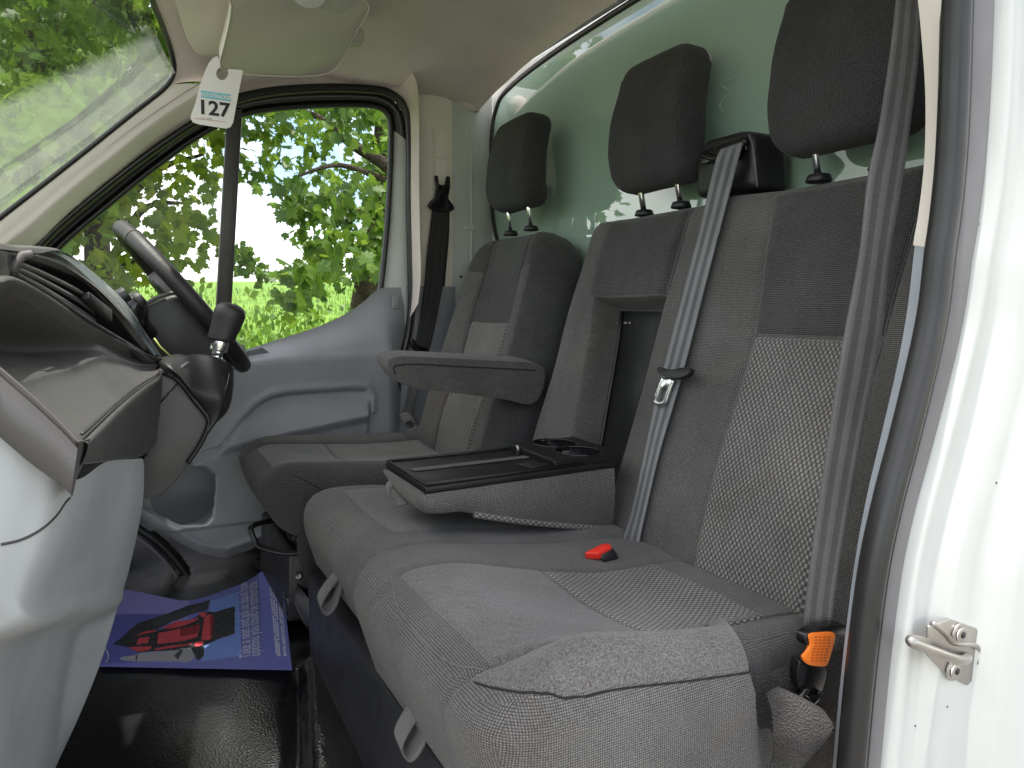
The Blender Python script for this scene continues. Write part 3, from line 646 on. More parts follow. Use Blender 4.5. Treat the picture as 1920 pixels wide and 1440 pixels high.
# right edge follows the seal
sealx = lambda z: np.interp(z, [0.85, 0.95, 1.05, 1.15, 1.25, 1.30, 1.36, 1.42, 1.5], [-0.268, -0.264, -0.252, -0.243, -0.228, -0.215, -0.205, -0.203, -0.205])
gx = np.where(gx > -0.5, -0.5 + (gx+0.5)/(0.31)*(sealx(gz)+0.5), gx)
gy = np.full(gx.shape, 1.418)
l1 = np.interp(gx, [-1.2, -0.70, -0.5, -0.33, -0.22], [xz(464, 679)[1], xz(464, 679)[1], xz(577, 670)[1], xz(690, 662)[1], xz(749, 645)[1]])
ft = np.interp(gx, rx, ztop)
gy -= 0.062*sstep(-(gz-l1)/np.maximum(ft-l1, 0.02), -1.0, 0.0)*sstep(-gx, 0.20, 0.30)
gy -= 0.010*sstep(-(gz-l1), -0.02, 0.01)*sstep(-gx, 0.20, 0.30)
rec = [xz(*p) for p in ((400, 850), (430, 815), (452, 785), (478, 758), (505, 742), (540, 735), (600, 731), (660, 727), (682, 729), (689, 742), (687, 790), (684, 850))]
rec = rec + [(rec[-1][0], 0.80), (rec[0][0]-0.25, 0.80), (rec[0][0]-0.25, rec[0][1]-0.06)]
sd = sdf(rec, gx, gz)
l2 = np.interp(gx, [-1.2, xz(390, 838)[0], xz(440, 826)[0], xz(540, 803)[0], xz(678, 774)[0], -0.2], [xz(390, 838)[1]-.02, xz(390, 838)[1], xz(440, 826)[1], xz(540, 803)[1], xz(678, 774)[1], xz(678, 774)[1]])
inside = sstep(-sd, -0.002, 0.010)
zr = np.interp(gx, [-0.95, -0.7, -0.5, -0.3], [1.10, 1.15, 1.19, 1.19])
ledge = np.clip((zr-gz)/np.maximum(zr-l2, 0.02), 0, 1)
gy += inside*(0.020 - 0.046*ledge**1.3)
gy -= 0.006*bump(sd-0.010, 0.010)*(gz > l2)
gy += inside*0.016*sstep(l2-gz, 0.0, 0.03)
cr_ = np.interp(gx, [-1.0, xz(262, 949, 1.36)[0], xz(320, 985, 1.36)[0], xz(378, 1017, 1.36)[0], xz(423, 1025, 1.36)[0], xz(467, 1011, 1.36)[0], xz(520, 985, 1.36)[0], -0.4], [0.87, xz(262, 949, 1.36)[1], xz(320, 985, 1.36)[1], xz(378, 1017, 1.36)[1], xz(423, 1025, 1.36)[1], xz(467, 1011, 1.36)[1], xz(520, 985, 1.36)[1], 0.86])
gy += 0.035*sstep(cr_-gz, 0.0, 0.05) - 0.006*bump(gz-cr_, 0.008)
sp = [xz(u, v, 1.36) for u, v in ((322, 868), (385, 872), (405, 886), (398, 968), (384, 982), (340, 982), (262, 945), (245, 930))]
ss = sdf(sp, gx, gz); gy += 0.007*sstep(-ss, -0.001, 0.004)
gy += 0.0008*wob(gx, gz, 25, 1)
P = np.stack([gx, gy, gz], -1)
# keep only what lies to the rear of the wheel-arch cut-out
me = grid_mesh(P)
bm = bmesh.new(); bm.from_mesh(me); cut = sdf([(-0.60, 0.50)]+[(p.x, p.z) for p in low][::-1]+[(-1.02, 0.90), (-1.4, 1.2), (-1.4, 0.5)], gx, gz).ravel()
bm.verts.ensure_lookup_table(); bmesh.ops.delete(bm, geom=[v for v in bm.verts if cut[v.index] < -0.006], context='VERTS'); bm.to_mesh(me); bm.free()
link('door_panel', me, M['door_grey'], door)
# loudspeaker grille
def grille():
    m, nt, b = newmat('speaker_mesh'); t = N(nt, 'ShaderNodeTexCoord'); s3 = N(nt, 'ShaderNodeSeparateXYZ'); nt.links.new(t.outputs['Object'], s3.inputs[0])
    a = mth(nt, 'SINE', mth(nt, 'MULTIPLY', mth(nt, 'ADD', s3.outputs[0], s3.outputs[2]), 2*math.pi/0.0075)); c2 = mth(nt, 'SINE', mth(nt, 'MULTIPLY', mth(nt, 'SUBTRACT', s3.outputs[0], s3.outputs[2]), 2*math.pi/0.0075))
    mr = N(nt, 'ShaderNodeMapRange'); mr.inputs[1].default_value = 0.1; mr.inputs[2].default_value = 0.5; nt.links.new(mth(nt, 'MULTIPLY', a, c2), mr.inputs[0])
    mx = N(nt, 'ShaderNodeMixRGB'); mx.inputs[1].default_value = (0.13, 0.136, 0.15, 1); mx.inputs[2].default_value = (0.02, 0.021, 0.024, 1); nt.links.new(mr.outputs[0], mx.inputs[0]); nt.links.new(mx.outputs[0], b.inputs['Base Color']); b.inputs['Roughness'].default_value = 0.5
    return m
dpt = bvh(me); ga, gb_, gc_ = on(dpt, 300, 935), on(dpt, 390, 890), on(dpt, 380, 970)
ysp = min(p.y for p in (ga, gb_, gc_)) - 0.004
spp = [px(u, v, y=ysp) for u, v in ((318, 868), (385, 872), (405, 888), (398, 966), (382, 982), (340, 982), (275, 955), (250, 930))]
spk = link('speaker_grille', prism_mesh(spp, V(0, 0.03, 0), 0.004), plastic('speaker_rim', (0.16, 0.168, 0.185, 1), 0.5, 0, 0), door)
gc = px(346, 926, y=ysp-.0005); disc = [V(gc.x+0.084*math.cos(2*math.pi*k/40), gc.y, gc.z+0.084*math.sin(2*math.pi*k/40)) for k in range(40)]
link('speaker_mesh', prism_mesh(disc, V(0, 0.004, 0), 0.002), grille(), spk)
# pull handle recess on the sill of the panel and the rear button
link('lock_recess', prism_mesh([px(452, 662, y=1.392), px(492, 652, y=1.392), px(508, 664, y=1.385), px(468, 676, y=1.385)], V(0, -0.003, 0.002), 0.002), M['door_dark'], door)
link('door_button', box_mesh(px(741, 566, y=1.402), (0.022, 0.006, 0.042), 0.006), M['door_grey'], door)
# ================================================================== DASHBOARD
dash = thing('dashboard', 'dark brown grey dashboard with open shelf, air vent and light grey lower panel', 'dashboard', (-1.15, 0.5, 0.9))
def rail(pts, n=6): return catmull([px(u, v, y=y) for u, v, y in pts], n)
def loft_rails(rails, k=8, sub=None):
    """rails: list of equally sampled rails, interpolated smoothly across"""
    m = len(rails[0]); rows = []
    cols = [catmull([r[j] for r in rails], k) for j in range(m)]
    return [[cols[j][i] for j in range(m)] for i in range(len(cols[0]))]
def res(p, n): return resample(p, n)
# -- upper shelf (dark brown): from the rear edge forward to the vent
E1 = res(rail([(147, 829, -.15), (185, 794, .05), (230, 752, .28), (268, 722, .44), (292, 706, .55), (299, 690, .62)]), 40)
edge_l = [V(-1.027, -0.30, 1.295)]
K1 = res(rail([(20, 722, -.15), (72, 706, .05), (132, 690, .22), (196, 668, .40), (258, 684, .55), (298, 685, .62)]), 40)
LP = res(rail([(-30, 556, -.15), (15, 554, .05), (80, 584, .22), (172, 640, .40), (242, 668, .55), (297, 681, .635)]), 40)
R6 = res(rail([(-40, 522, -.15), (8, 514, .08), (88, 557, .28), (172, 611, .43), (250, 659, .55), (297, 676, .65)]), 40)
RA = [a.lerp(c, .35)+V(-.002, 0, -.003) for a, c in zip(E1, K1)]; RB = [a.lerp(c, .80)+V(-.003, 0, -.004) for a, c in zip(E1, K1)]
W1, W2 = [], []
for i in range(40):
    w = float(1-sstep(np.array(i/39), .50, .74))
    W1.append(K1[i].lerp(LP[i], .12)+V(-.018*w, 0, .0)); W2.append(K1[i].lerp(LP[i], .55)+V(-.075*w, 0, -.012*w))
W3 = [a.lerp(c, .93)+V(-.03*float(1-sstep(np.array(i/39), .5, .74)), 0, 0) for i, (a, c) in enumerate(zip(K1, LP))]
LM = [a.lerp(c, .5)+V(.012, 0, .004) for a, c in zip(LP, R6)]
def lin(rails, k):
    out = []
    for a, c in zip(rails[:-1], rails[1:]):
        for q in range(k): out.append([p.lerp(r, q/k) for p, r in zip(a, c)])
    return out+[rails[-1]]
link('shelf', grid_mesh(loft_rails([E1, RA, RB, K1], 6)[:-1] + lin([K1, W1, W2, W3], 3)[:-1] + loft_rails([LP, LM, R6], 7)), M['dash'], dash)
link('dash_light_block', box_mesh((-1.41, .27, 1.14), (.56, .64, .18), .01), M['ink'], dash)  # two unseen boxes added to stop sunlight falling past the dash
link('dash_light_block', box_mesh((-1.315, .99, 1.185), (.74, .74, .18), .01), M['ink'], dash)
# -- rear face under the shelf edge, and the end lip
D1 = res(rail([(144, 872, -.15), (185, 868, .05), (225, 862, .25), (258, 857, .38), (283, 838, .52), (292, 812, .62)]), 40)
mid = [a.lerp(b, .5)+V(0.006, 0, 0) for a, b in zip(E1, D1)]
rows = loft_rails([E1, [a.lerp(b, .06)+V(.006, 0, 0) for a, b in zip(E1, D1)], mid, [a.lerp(b, .94)+V(.003, 0, 0) for a, b in zip(E1, D1)], D1, [b+V(-0.05, 0, -0.004) for b in D1]], 4)
link('rear_face', grid_mesh(rows), M['dash'], dash)
# seam groove bead along the shelf edge
link('shelf_trim', tube_mesh([a.lerp(b, .13)+V(.0035, 0, .003) for a, b in zip(E1, RA)][1:-2], 0.0016, 6), M['dash_dark'], dash)
lipa = [px(0, 690, y=-.155), px(60, 742, y=-.155), px(110, 790, y=-.155), px(147, 828, y=-.155)]
ext0 = lambda p: V(p.x-0.12, p.y, p.z+0.135)
def band(v0, v1, y, off=0):
    a = catmull([ext0(px(0, 690+v0, y=y)), px(-40, 655+v0, y=y), px(0, 690+v0, y=y), px(60, 742+v0*0.99, y=y), px(110, 790+v0*.9, y=y), px(147-14*v0/135, 829+103*v0/135, y=y)], 6)
    b = catmull([ext0(px(0, 690+v1, y=y)), px(-40, 655+v1, y=y), px(0, 690+v1, y=y), px(60, 742+v1*0.99, y=y), px(110, 790+v1*.9, y=y), px(147-14*v1/135, 829+103*v1/135, y=y)], 6)
    return a, b
a, b = band(-3, 12, -.155); b2, c_ = band(12, 16, -.168); c2, d_ = band(16, 130, -.172); d2, e_ = band(130, 136, -.168)
link('end_lip', grid_mesh([a, [p+V(0, -.008, 0) for p in a], b, [p.lerp(q, .5) for p, q in zip(b, c_)]]), M['vent_frame'], dash)
link('end_lip_groove', tube_mesh([p+V(0, -.010, 0) for p in b], 0.0015, 6), M['dash_dark'], dash)
link('end_corner', grid_mesh([[px(147-14*t, 829+103*t, y=-.171), px(149-13*t, 828+103*t, y=-.160), px(157-13*t, 826+70*t, y=-.148), px(170-15*t, 822+52*t, y=-.136)] for t in np.linspace(0, 1, 12)]), M['dash'], dash)
link('end_panel', grid_mesh([[p+V(0, 0.008, 0) for p in b], c_, c2, d_, [p+V(0, 0.012, 0) for p in e_], [p+V(0, .05, 0) for p in e_]]), M['dash'], dash)
# -- light grey lower dash / glovebox
def col(pts, y): return res(catmull([px(u, v, y=y) for u, v in pts], 6), 46)
c0 = col(((-140, 640), (-130, 900), (-140, 1030), (-160, 1100), (-150, 1180), (-190, 1330), (-240, 1500), (-320, 1700)), -0.163)
c1 = col(((60, 835), (40, 960), (20, 1040), (0, 1108), (-5, 1125), (-40, 1260), (-90, 1400), (-160, 1560)), -0.160)
c2 = col(((136, 900), (126, 950), (108, 1020), (84, 1086), (78, 1104), (45, 1230), (10, 1370), (-50, 1530)), -0.12)
c3 = col(((200, 866), (188, 950), (175, 1010), (160, 1060), (160, 1078), (120, 1220), (70, 1360), (10, 1520)), 0.08)
c4 = col(((255, 861), (250, 930), (242, 1000), (222, 1072), (216, 1090), (185, 1210), (130, 1350), (70, 1500)), 0.24)
c5 = col(((268, 862), (270, 880), (266, 955), (240, 1076), (232, 1100), (196, 1222), (150, 1340), (85, 1480)), 0.31)
c6 = [p+V(-0.015, 0.012, 0) for p in c5]; c7 = [p+V(-0.12, 0.03, -0.01) for p in c5]
rows = loft_rails([[p+V(-.50, -.002, 0) for p in c0], [p+V(-.10, -.001, 0) for p in c0], c0, c1, c2, c3, c4, c5, c6, c7], 10)
P = np.array([[tuple(p) for p in r] for r in rows]); n0, m0 = P.shape[:2]
t = np.linspace(0, 1, m0)[None].repeat(n0, 0); s_ = np.linspace(0, 1, n0)[:, None].repeat(m0, 1)
tm = 0.43
fade = np.clip((0.80-s_)/0.1, 0, 1)
P[..., 0] += (-0.034*sstep(t-tm, 0.0, 0.06)+0.034*sstep(t-tm, 0.10, 0.55))*fade; P[..., 0] += 0.007*bump(t-tm, 0.035)*fade
link('lower_panel', grid_mesh(P), M['grey'], dash)
# curved shut line on the lower panel (glovebox lid)
lpt = bvh(bpy.data.objects['lower_panel'].data)
link('lid_gap', line_on(lpt, ((2, 1021), (40, 1012), (75, 994), (104, 968), (122, 942), (130, 934)), .0011, .0002), M['dash_dark'], dash)
lid = res(catmull([px(-60, 800, y=-.172), px(0, 822, y=-.172), px(63, 880, y=-.172), px(122, 932, y=-.172)], 6), 20)
# dark side trim and edge below (bottom left of the view)
link('kick_trim', grid_mesh([[p+V(-.035, .03, 0), p+V(-.012, 0.035, -.01), p+V(-.018, .06, -.02), p+V(-.10, .10, -.03)] for p in c5[18:]]), M['dash_dark'], dash)
# -- vent in the top of the centre stack
U1 = res(rail([(53, 485, .12), (103, 502, .26), (164, 531, .39), (215, 586, .50), (250, 633, .57), (270, 657, .63)]), 40)
L1 = res(rail([(16, 511, .10), (88, 553, .24), (160, 601, .37), (215, 634, .48), (254, 657, .57), (274, 672, .63)]), 40)
vent = link('air_vent', grid_mesh([[a+V(-.004, 0, .0) for a in L1], [a+V(-.05, 0, -.012) for a in L1], [a+V(-.05, 0, -.012) for a in U1], [a+V(-.002, 0, 0) for a in U1]]), M['black'], dash)
for f in (0.22, 0.46, 0.70):
    p = [a.lerp(b, f)+V(-.003, 0, 0) for a, b in zip(L1, U1)][1:24]
    link('slat', tube_mesh([q+V(-.002, 0, 0) for q in p], .0034, 8, flat=.8), M['vent_frame'], vent)
q = L1[22].lerp(U1[22], .42); link('vent_tab', prism_mesh([L1[18].lerp(U1[18], .46), L1[18].lerp(U1[18], .66), L1[25].lerp(U1[25], .70), L1[25].lerp(U1[25], .30)], V(0.010, -0.002, 0.001), 0.002), M['dash_dark'], vent)
link('vent_frame', tube_mesh([p+V(0.002, 0, 0) for p in L1], 0.0045, 8), M['dash_dark'], vent)
# top strip above the vent, glossy fascia crest and the pad ahead of it
T1 = res(rail([(62, 478, .13), (117, 498, .27), (182, 541, .40), (234, 595, .51), (262, 634, .58), (278, 655, .635)]), 40)
T2 = res(rail([(88, 472, .18), (132, 492, .32), (203, 557, .46), (243, 603, .55), (264, 632, .62), (289, 666, .65)]), 40)
T3 = res(rail([(108, 473, .24), (140, 488, .37), (212, 547, .52), (246, 587, .60), (272, 632, .65), (296, 668, .67)]), 40)
link('vent_top', grid_mesh(loft_rails([U1, [p.lerp(q, .5)+V(.003, 0, .002) for p, q in zip(U1, T1)], T1], 4)), M['vent_frame'], dash)
link('vent_top', grid_mesh(loft_rails([T1, [p.lerp(q, .5)+V(-.002, 0, -.001) for p, q in zip(T1, T2)], T2], 4)), M['dash_dark'], dash)
link('fascia_strip', grid_mesh(loft_rails([T2, [p.lerp(q, .5)+V(.001, 0, .002) for p, q in zip(T2, T3)], T3, [p+V(-.05, .03, -.01) for p in T3]], 4)), M['fascia'], dash)
link('dash_lip', tube_mesh(res(rail([(228, 640, .50), (262, 668, .57), (285, 684, .63), (298, 690, .655)]), 20), [0.004+0.006*i/19 for i in range(20)], 10), M['dash_dark'], dash)
# pad to the near side of the vent, and top pad running forward to the windscreen
pad0 = res(rail([(-60, 455, -.2), (-10, 458, -.02), (20, 463, .10), (48, 468, .18), (84, 468, .20), (112, 470, .40), (98, 468, .8), (84, 470, 1.2)]), 40)
rows = []
for k, (dx, dz) in enumerate(((0.004, -0.004), (-0.005, 0.003), (-0.03, 0.0), (-0.12, -0.03), (-0.45, -0.14))): rows.append([p+V(dx, 0, dz) for p in pad0])
link('top_pad', grid_mesh(loft_rails(rows, 4)), M['dash'], dash)
pa = res(rail([(-60, 462, -.2), (-10, 464, -.02), (18, 468, .10), (44, 471, .15)]), 16); pb = res(rail([(-40, 522, -.15), (-8, 520, .02), (15, 512, .08), (22, 508, .10)]), 16); pc = res(rail([(-40, 550, -.15), (-10, 545, 0), (8, 538, .05), (15, 515, .08)]), 16)
link('vent_surround', grid_mesh(loft_rails([[p+V(-.012, 0, -.001) for p in pa], pa, pb, pc], 5)), M['dash'], dash)
link('vent_frame', tube_mesh(catmull([px(22, 508, y=.10), px(28, 494, y=.10), px(42, 481, y=.115), px(60, 477, y=.12)], 6), 0.005, 8), M['dash'], vent)
# radio knob seen past the fascia and its bluish face
kn = px(222, 560, y=.62); link('radio_knob', cyl_mesh(kn+V(-.012, 0, -.008), kn+V(.014, 0, .010), 0.013, seg=22, bevel=0.002), M['black'], dash)
# screen hood behind, instrument binnacle and column shroud
def xzp(pts, y): return [px(u, v, y=y) for u, v in pts]
hood = xzp(((262, 585), (275, 570), (325, 551), (352, 556), (390, 600), (420, 660), (415, 700), (380, 715), (310, 690), (272, 640)), 0.86)
link('instrument_hood', prism_mesh(hood, V(0, 0.36, 0), 0.012, 3), M['dash_dark'], dash)
link('hood_lip', tube_mesh([p+V(0, -.004, .003) for p in catmull(xzp(((268, 578), (290, 563), (326, 552), (352, 557)), 0.86), 6)], 0.004, 8), M['dash'], dash)
link('column_shroud', prism_mesh(xzp(((300, 640), (345, 650), (395, 690), (400, 740), (340, 740), (300, 700)), 0.93), V(0, 0.14, 0), 0.02, 3), M['black'], dash)
stack = xzp(((252, 600), (262, 606), (318, 690), (330, 720), (300, 760), (262, 700)), 0.72)
link('centre_stack', prism_mesh(stack, V(0, 0.10, 0), 0.006, 2), M['dash_dark'], dash)
link('lit_gap_line', tube_mesh([px(289, 634, y=.715), px(300, 650, y=.715), px(320, 668, y=.715)], 0.0016, 6), flat('lit_gap', (0.45, 0.50, 0.15, 1), .5), dash)  # light showing through a gap, painted as a bright yellow-green line
# wiper / indicator stalk with bulky end
a0 = px(262, 592, y=.80); a1 = px(251, 560, y=.74)
link('stalk', join_meshes([tube_mesh([px(300, 640, y=.92), px(262, 604, y=.80), px(254, 580, y=.76)], [.010, .016, .022], 14), tube_mesh([px(240, 612, y=.75), px(242, 590, y=.74), px(252, 566, y=.74), px(257, 553, y=.74)], [.014, .025, .021, .014], 16, flat=.9)]), M['gloss_black'], dash)
link('stalk_cap', cyl_mesh(px(255, 566, y=.735), px(268, 557, y=.735), 0.0165, 0.0135, seg=18, bevel=.003), M['rubber_grey'] if False else M['dash_dark'], dash)
# -- gear lever housing below the centre stack
hs = catmull([px(*p, y=.60) for p in ((298, 694), (330, 706), (362, 745), (388, 778), (389, 800), (372, 838), (335, 895), (305, 925), (282, 936), (262, 925), (258, 880), (270, 860), (290, 815))], 4, closed=True)
link('gear_housing', prism_mesh(hs, V(-0.01, 0.20, 0), 0.008, 3), M['dash'], dash)
hp = catmull([px(*p, y=.595) for p in ((299, 696), (333, 712), (364, 750), (389, 782), (390, 800), (376, 832), (352, 868))], 6)
link('housing_piping', tube_mesh(hp, 0.0042, 10), M['black'], dash)
link('housing_gap', tube_mesh([px(299, 757, y=.597), px(312, 742, y=.597), px(336, 716, y=.597)], 0.0012, 6), M['ink'], dash)

# ================================================================== GEAR LEVER
gear = thing('gear_lever', 'black leather gear lever with chrome collar and stitched gaiter', 'gear lever', tuple(px(400, 690, y=.68)))
def ringpts(pts_near, dy, n=None):
    return pts_near
base = [px(302, 697, y=.60), px(340, 720, y=.60), px(366, 752, y=.60), px(388, 782, y=.60), px(384, 822, y=.60)]
basef = [p+V(-.01, .17, .012) for p in base]
lo = res(catmull(base + basef[::-1], 6, closed=True), 64)[:-1]
top = res(catmull([px(330, 670, y=.64), px(365, 664, y=.66), px(400, 668, y=.64), px(433, 684, y=.65), px(437, 690, y=.70), px(420, 690, y=.77), px(370, 668, y=.79), px(330, 664, y=.74)], 6, closed=True), 64)[:-1]
midr = res(catmull([px(302, 684, y=.60), px(345, 700, y=.585), px(388, 735, y=.585), px(418, 752, y=.60), px(424, 765, y=.66), px(405, 760, y=.79), px(350, 706, y=.82), px(305, 672, y=.78)], 6, closed=True), 64)[:-1]
rows = loft_rails([lo, midr, top], 10)
for i, r in enumerate(rows):
    f = i/(len(rows)-1)
    for j, p in enumerate(r):
        w = math.sin(math.pi*f); p += V(0.006*math.sin(j*.55+f*3), -0.004*math.cos(j*.8+f*5), 0.004*math.sin(j*.4+2))*w
ctr_ = sum(top, V(0, 0, 0))/len(top)
rows.append([p.lerp(ctr_, .55)+V(0, 0, -.004) for p in top]); rows.append([p.lerp(ctr_, .9)+V(0, 0, -.010) for p in top])
link('gaiter', fixn(grid_mesh(rows, cv=True)), M['leather'], gear)
for o in (0, 4):
    link('gaiter_stitch', tube_mesh(catmull([px(316+o, 702+o*.6, y=.586), px(335+o, 690, y=.60), px(352+o, 678, y=.625)], 6), 0.0009, 5), M['stitch'], gear)
link('gaiter_stitch', tube_mesh(catmull([px(430, 700, y=.635), px(424, 726, y=.62), px(414, 748, y=.60), px(410, 770, y=.60)], 6), 0.0009, 5), M['stitch'], gear)
y0 = .68
ax = (px(421, 590, y=y0)-px(402, 684, y=y0)).normalized()
b0 = px(402, 690, y=y0)
def along(d): return b0+ax*d
link('stem', join_meshes([cyl_mesh(along(-.012), along(.012), .019, .017, seg=24, bevel=.003), cyl_mesh(along(.012), along(.022), .012, .010, seg=20), cyl_mesh(along(.022), along(.036), .0095, .012, seg=20)]), M['chrome'], gear)
link('collar', cyl_mesh(along(.032), along(.056), .0165, .0165, seg=28, bevel=.0025), M['chrome'], gear)
kr = []
side = V(0, 1, 0); fwd = ax.cross(side).normalized()
for d, r, e in ((.051, .012, 0), (.052, .0225, .0), (.060, .0245, .002), (.075, .025, .004), (.090, .0265, .006), (.103, .0275, .007), (.113, .0255, .007), (.120, .019, .006), (.124, .010, .004), (.125, .001, .003)):
    c = along(d)-fwd*e; kr.append([c+fwd*(1.02*r*math.cos(2*math.pi*k/28))+side*(0.92*r*math.sin(2*math.pi*k/28)) for k in range(28)])
link('knob', grid_mesh(loft_rails(kr, 3), cv=True), M['leather'], gear)
seamk = [along(d)-fwd*(e+1.0*r) + side*0.0 for d, r, e in ((.056, .0235, .0), (.075, .025, .004), (.090, .0265, .006), (.103, .0275, .007), (.113, .0255, .007), (.120, .019, .006), (.124, .010, .004))]
link('knob_seam', tube_mesh(catmull(seamk, 5), 0.0014, 6), M['ink'], gear)

# ================================================================== STEERING WHEEL
wc_ = px(345, 562, y=1.01); dirw = (px(452, 678, y=1.01)-px(240, 438, y=1.01)).normalized()
wheel = thing('steering_wheel', 'black leather steering wheel seen edge on behind the gear lever', 'steering wheel', tuple(wc_))
R_ = 0.190; yv = V(0, 1, 0)
nrm_ = dirw.cross(yv).normalized()
rim = [wc_ + dirw*(R_*math.cos(2*math.pi*k/72)) + yv*(R_*math.sin(2*math.pi*k/72)) for k in range(72)]
link('rim', tube_mesh(rim, 0.0172, 16, closed=True), M['leather'], wheel)
for k in (-1, 1):
    link('spoke', tube_mesh([wc_ + yv*k*.04 - nrm_*0.0, wc_ + yv*k*.12 + dirw*.02, wc_ + yv*k*.182 + dirw*.03], [.03, .02, .015], 12, flat=.4), M['black'], wheel)
if nrm_.x > 0: nrm_ = -nrm_
link('hub', prism_mesh([wc_ + nrm_*.03 + dirw*(.085*math.cos(2*math.pi*k/24)*1.0) + yv*(.10*math.sin(2*math.pi*k/24)) for k in range(24)], nrm_*(-.055), .012, 3), M['black'], wheel)
link('rim_stitch', tube_mesh([wc_ + dirw*(-(R_)*math.cos(.62)) + yv*(-(R_)*math.sin(.62)) + (dirw*(-math.cos(.62))+yv*(-math.sin(.62)))*(.0176*math.cos(q)) + nrm_*(.0176*math.sin(q)) for q in np.linspace(0, 2*math.pi, 24)], 0.0011, 6), M['stitch'], wheel)
# ================================================================== SEATS
BS = V(.307, 0, .9517); BN = V(-.9517, 0, .307)
def head_rest(root, c, post_off, zgap, size=(0.118, 0.135), tilt=0.06, mat=None):
    """c: middle of the front face"""
    A = V(0, -1, 0); B = V(tilt, 0, 1).normalized(); Nn = V(-1, 0, tilt).normalized()
    w, hh = size
    def warp(a, b, n):
        f = 1 - 0.09*np.clip((b+0.05)/hh, 0, 1)**1.5 - 0.05*np.clip((-b-0.05)/hh, 0, 1)
        n2 = n - 0.020*sstep(b, 0.0, hh*1.1) - 0.016*sstep(-b, 0.05, hh*1.05) - 0.45*np.clip(a*f, -1, 1)**2
        return a*f, b - .010*np.clip(-n-.02, 0, 1)*0, n2
    s = Slab(c, A, B, Nn, -w, w, -hh, hh, 0.080, R=0.042, ra=0.020, rb0=0.030, rb1=0.022, rback=0.028, relief=lambda a, b: 0.0012*wob(a, b, 30, c.y*9), warp=warp)
    hr = link('headrest', s.body(44, 44), M['headrest'], root)
    for sg in (-1, 1):
        sx = sg*(w-0.012)
        link('headrest_seam', s.thread([(sx, -hh+0.03), (sx, -hh/2), (sx, 0), (sx, hh/2), (sx, hh-0.03)], 0.0011, 0.0003), M['weave_dark'], hr)
    for (py, pz, pxx) in post_off:
        top = V(c.x+0.045, py, c.z-hh+0.04); bot = V(pxx, py, pz)
        link('post', cyl_mesh(bot, top, 0.0062, seg=16), M['chrome'], hr)
        link('post_collar', cyl_mesh(bot+V(0, 0, -.004), bot+V(.0, 0, .009), 0.021, 0.018, seg=22, bevel=.003), M['black'], hr)
    return hr

# ---------------------------------------------------------------- passenger bench
bench = thing('passenger_bench', 'grey woven double passenger seat with the middle backrest folded down as a table', 'seat', (-0.4, 0.23, 0.70))
def rel_bench(a, b):
    o = 0.0*a
    # passenger bolsters and hollow
    o = o + 0.020*bump(a-0.225, 0.075) + 0.020*bump(a+0.20, 0.06) + 0.012*bump(a-0.64, 0.06)
    o = o - 0.010*bump(a+0.01, 0.11)*sstep(-b, 0.10, 0.35)
    o = o + 0.022*bump(b+0.52, 0.12)*bump(a+0.01, 0.16)
    sl = np.interp(b, [-.65, -.257, 0], [.091, .099, .129]); sr = np.interp(b, [-.65, -.257, 0], [-.131, -.145, -.15])
    o = o - 0.006*bump(a-sl, .006) - 0.005*bump(a-sr, .006) - 0.005*bump(a-.347, .006) - 0.004*bump(a-.612, .006)
    o = o - 0.004*bump(b+.258, .005)*((a < sl) & (a > sr))
    # opening left by the folded table
    lo = np.interp(b, [-.65, -.5, -.19], [.345, .345, .347]); hi = np.interp(b, [-.65, -.5, -.19], [.520, .535, .585])
    ins = sstep(a, lo, lo+.006)*sstep(-a, -hi, -hi+.006)*sstep(-b, .187, .193)
    o = o - 0.075*ins
    o = o + 0.010*bump(b+0.10, .10)*sstep(a, .345, .36)*sstep(-a, -.61, -.59)
    o = o + 0.0016*wob(a, b, 17, 3)
    return o
bb_ = Slab((0, 0, 1.6), (0, 1, 0), BS, BN, -0.225, 0.705, -0.70, 0.006, 0.085, R=0.055, ra=0.042, rb0=0.03, rb1=0.035, rback=0.02, relief=rel_bench)
ka = list(np.arange(.338, .360, .0015)) + list(np.arange(.50, .60, .003)) + list(np.arange(.08, .14, .003)) + list(np.arange(-.155, -.125, .003))
kb = list(np.arange(-.20, -.18, .0015)) + list(np.arange(-.27, -.245, .002))
bback = link('backrest', bb_.body(110, 90, ka, kb), M['weave'], bench)
sl = lambda b: np.interp(b, [-.65, -.257, 0], [.091, .099, .129])-.0015; sr = lambda b: np.interp(b, [-.65, -.257, 0], [-.131, -.145, -.15])+.0015
link('backrest_insert', bb_.patch(sr, sl, -.662, -.2595, 70, 50, .0012, .0022), M['insert'], bback)
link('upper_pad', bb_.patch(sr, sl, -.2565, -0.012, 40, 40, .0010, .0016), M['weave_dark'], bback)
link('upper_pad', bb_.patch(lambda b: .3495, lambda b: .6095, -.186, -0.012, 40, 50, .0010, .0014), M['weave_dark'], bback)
link('backrest_bolster', bb_.patch(lambda b: sl(b)+.003, lambda b: .3445, -.40, -0.012, 60, 30, .0008, .001), M['weave_dark'], bback) if False else None
recp = bb_.patch(lambda b: .3535, lambda b: np.interp(b, [-.65, -.5, -.19], [.512, .527, .577]), -.66, -.196, 30, 20, .003)
link('recess_panel', recp, M['tray'], bback)
link('recess_rail', tube_mesh([Vector(p) for p in bb_.at(np.interp(np.linspace(-.6, -.2, 12), [-.65, -.5, -.19], [.506, .521, .571]), np.linspace(-.6, -.2, 12), .006)], .004, 8), M['black'], bback)
link('hinge_bolt', cyl_mesh(Vector(bb_.at([.545], [-.225], .003)[0]), Vector(bb_.at([.545], [-.225], .012)[0]), .004, seg=10), M['steel'], bback)
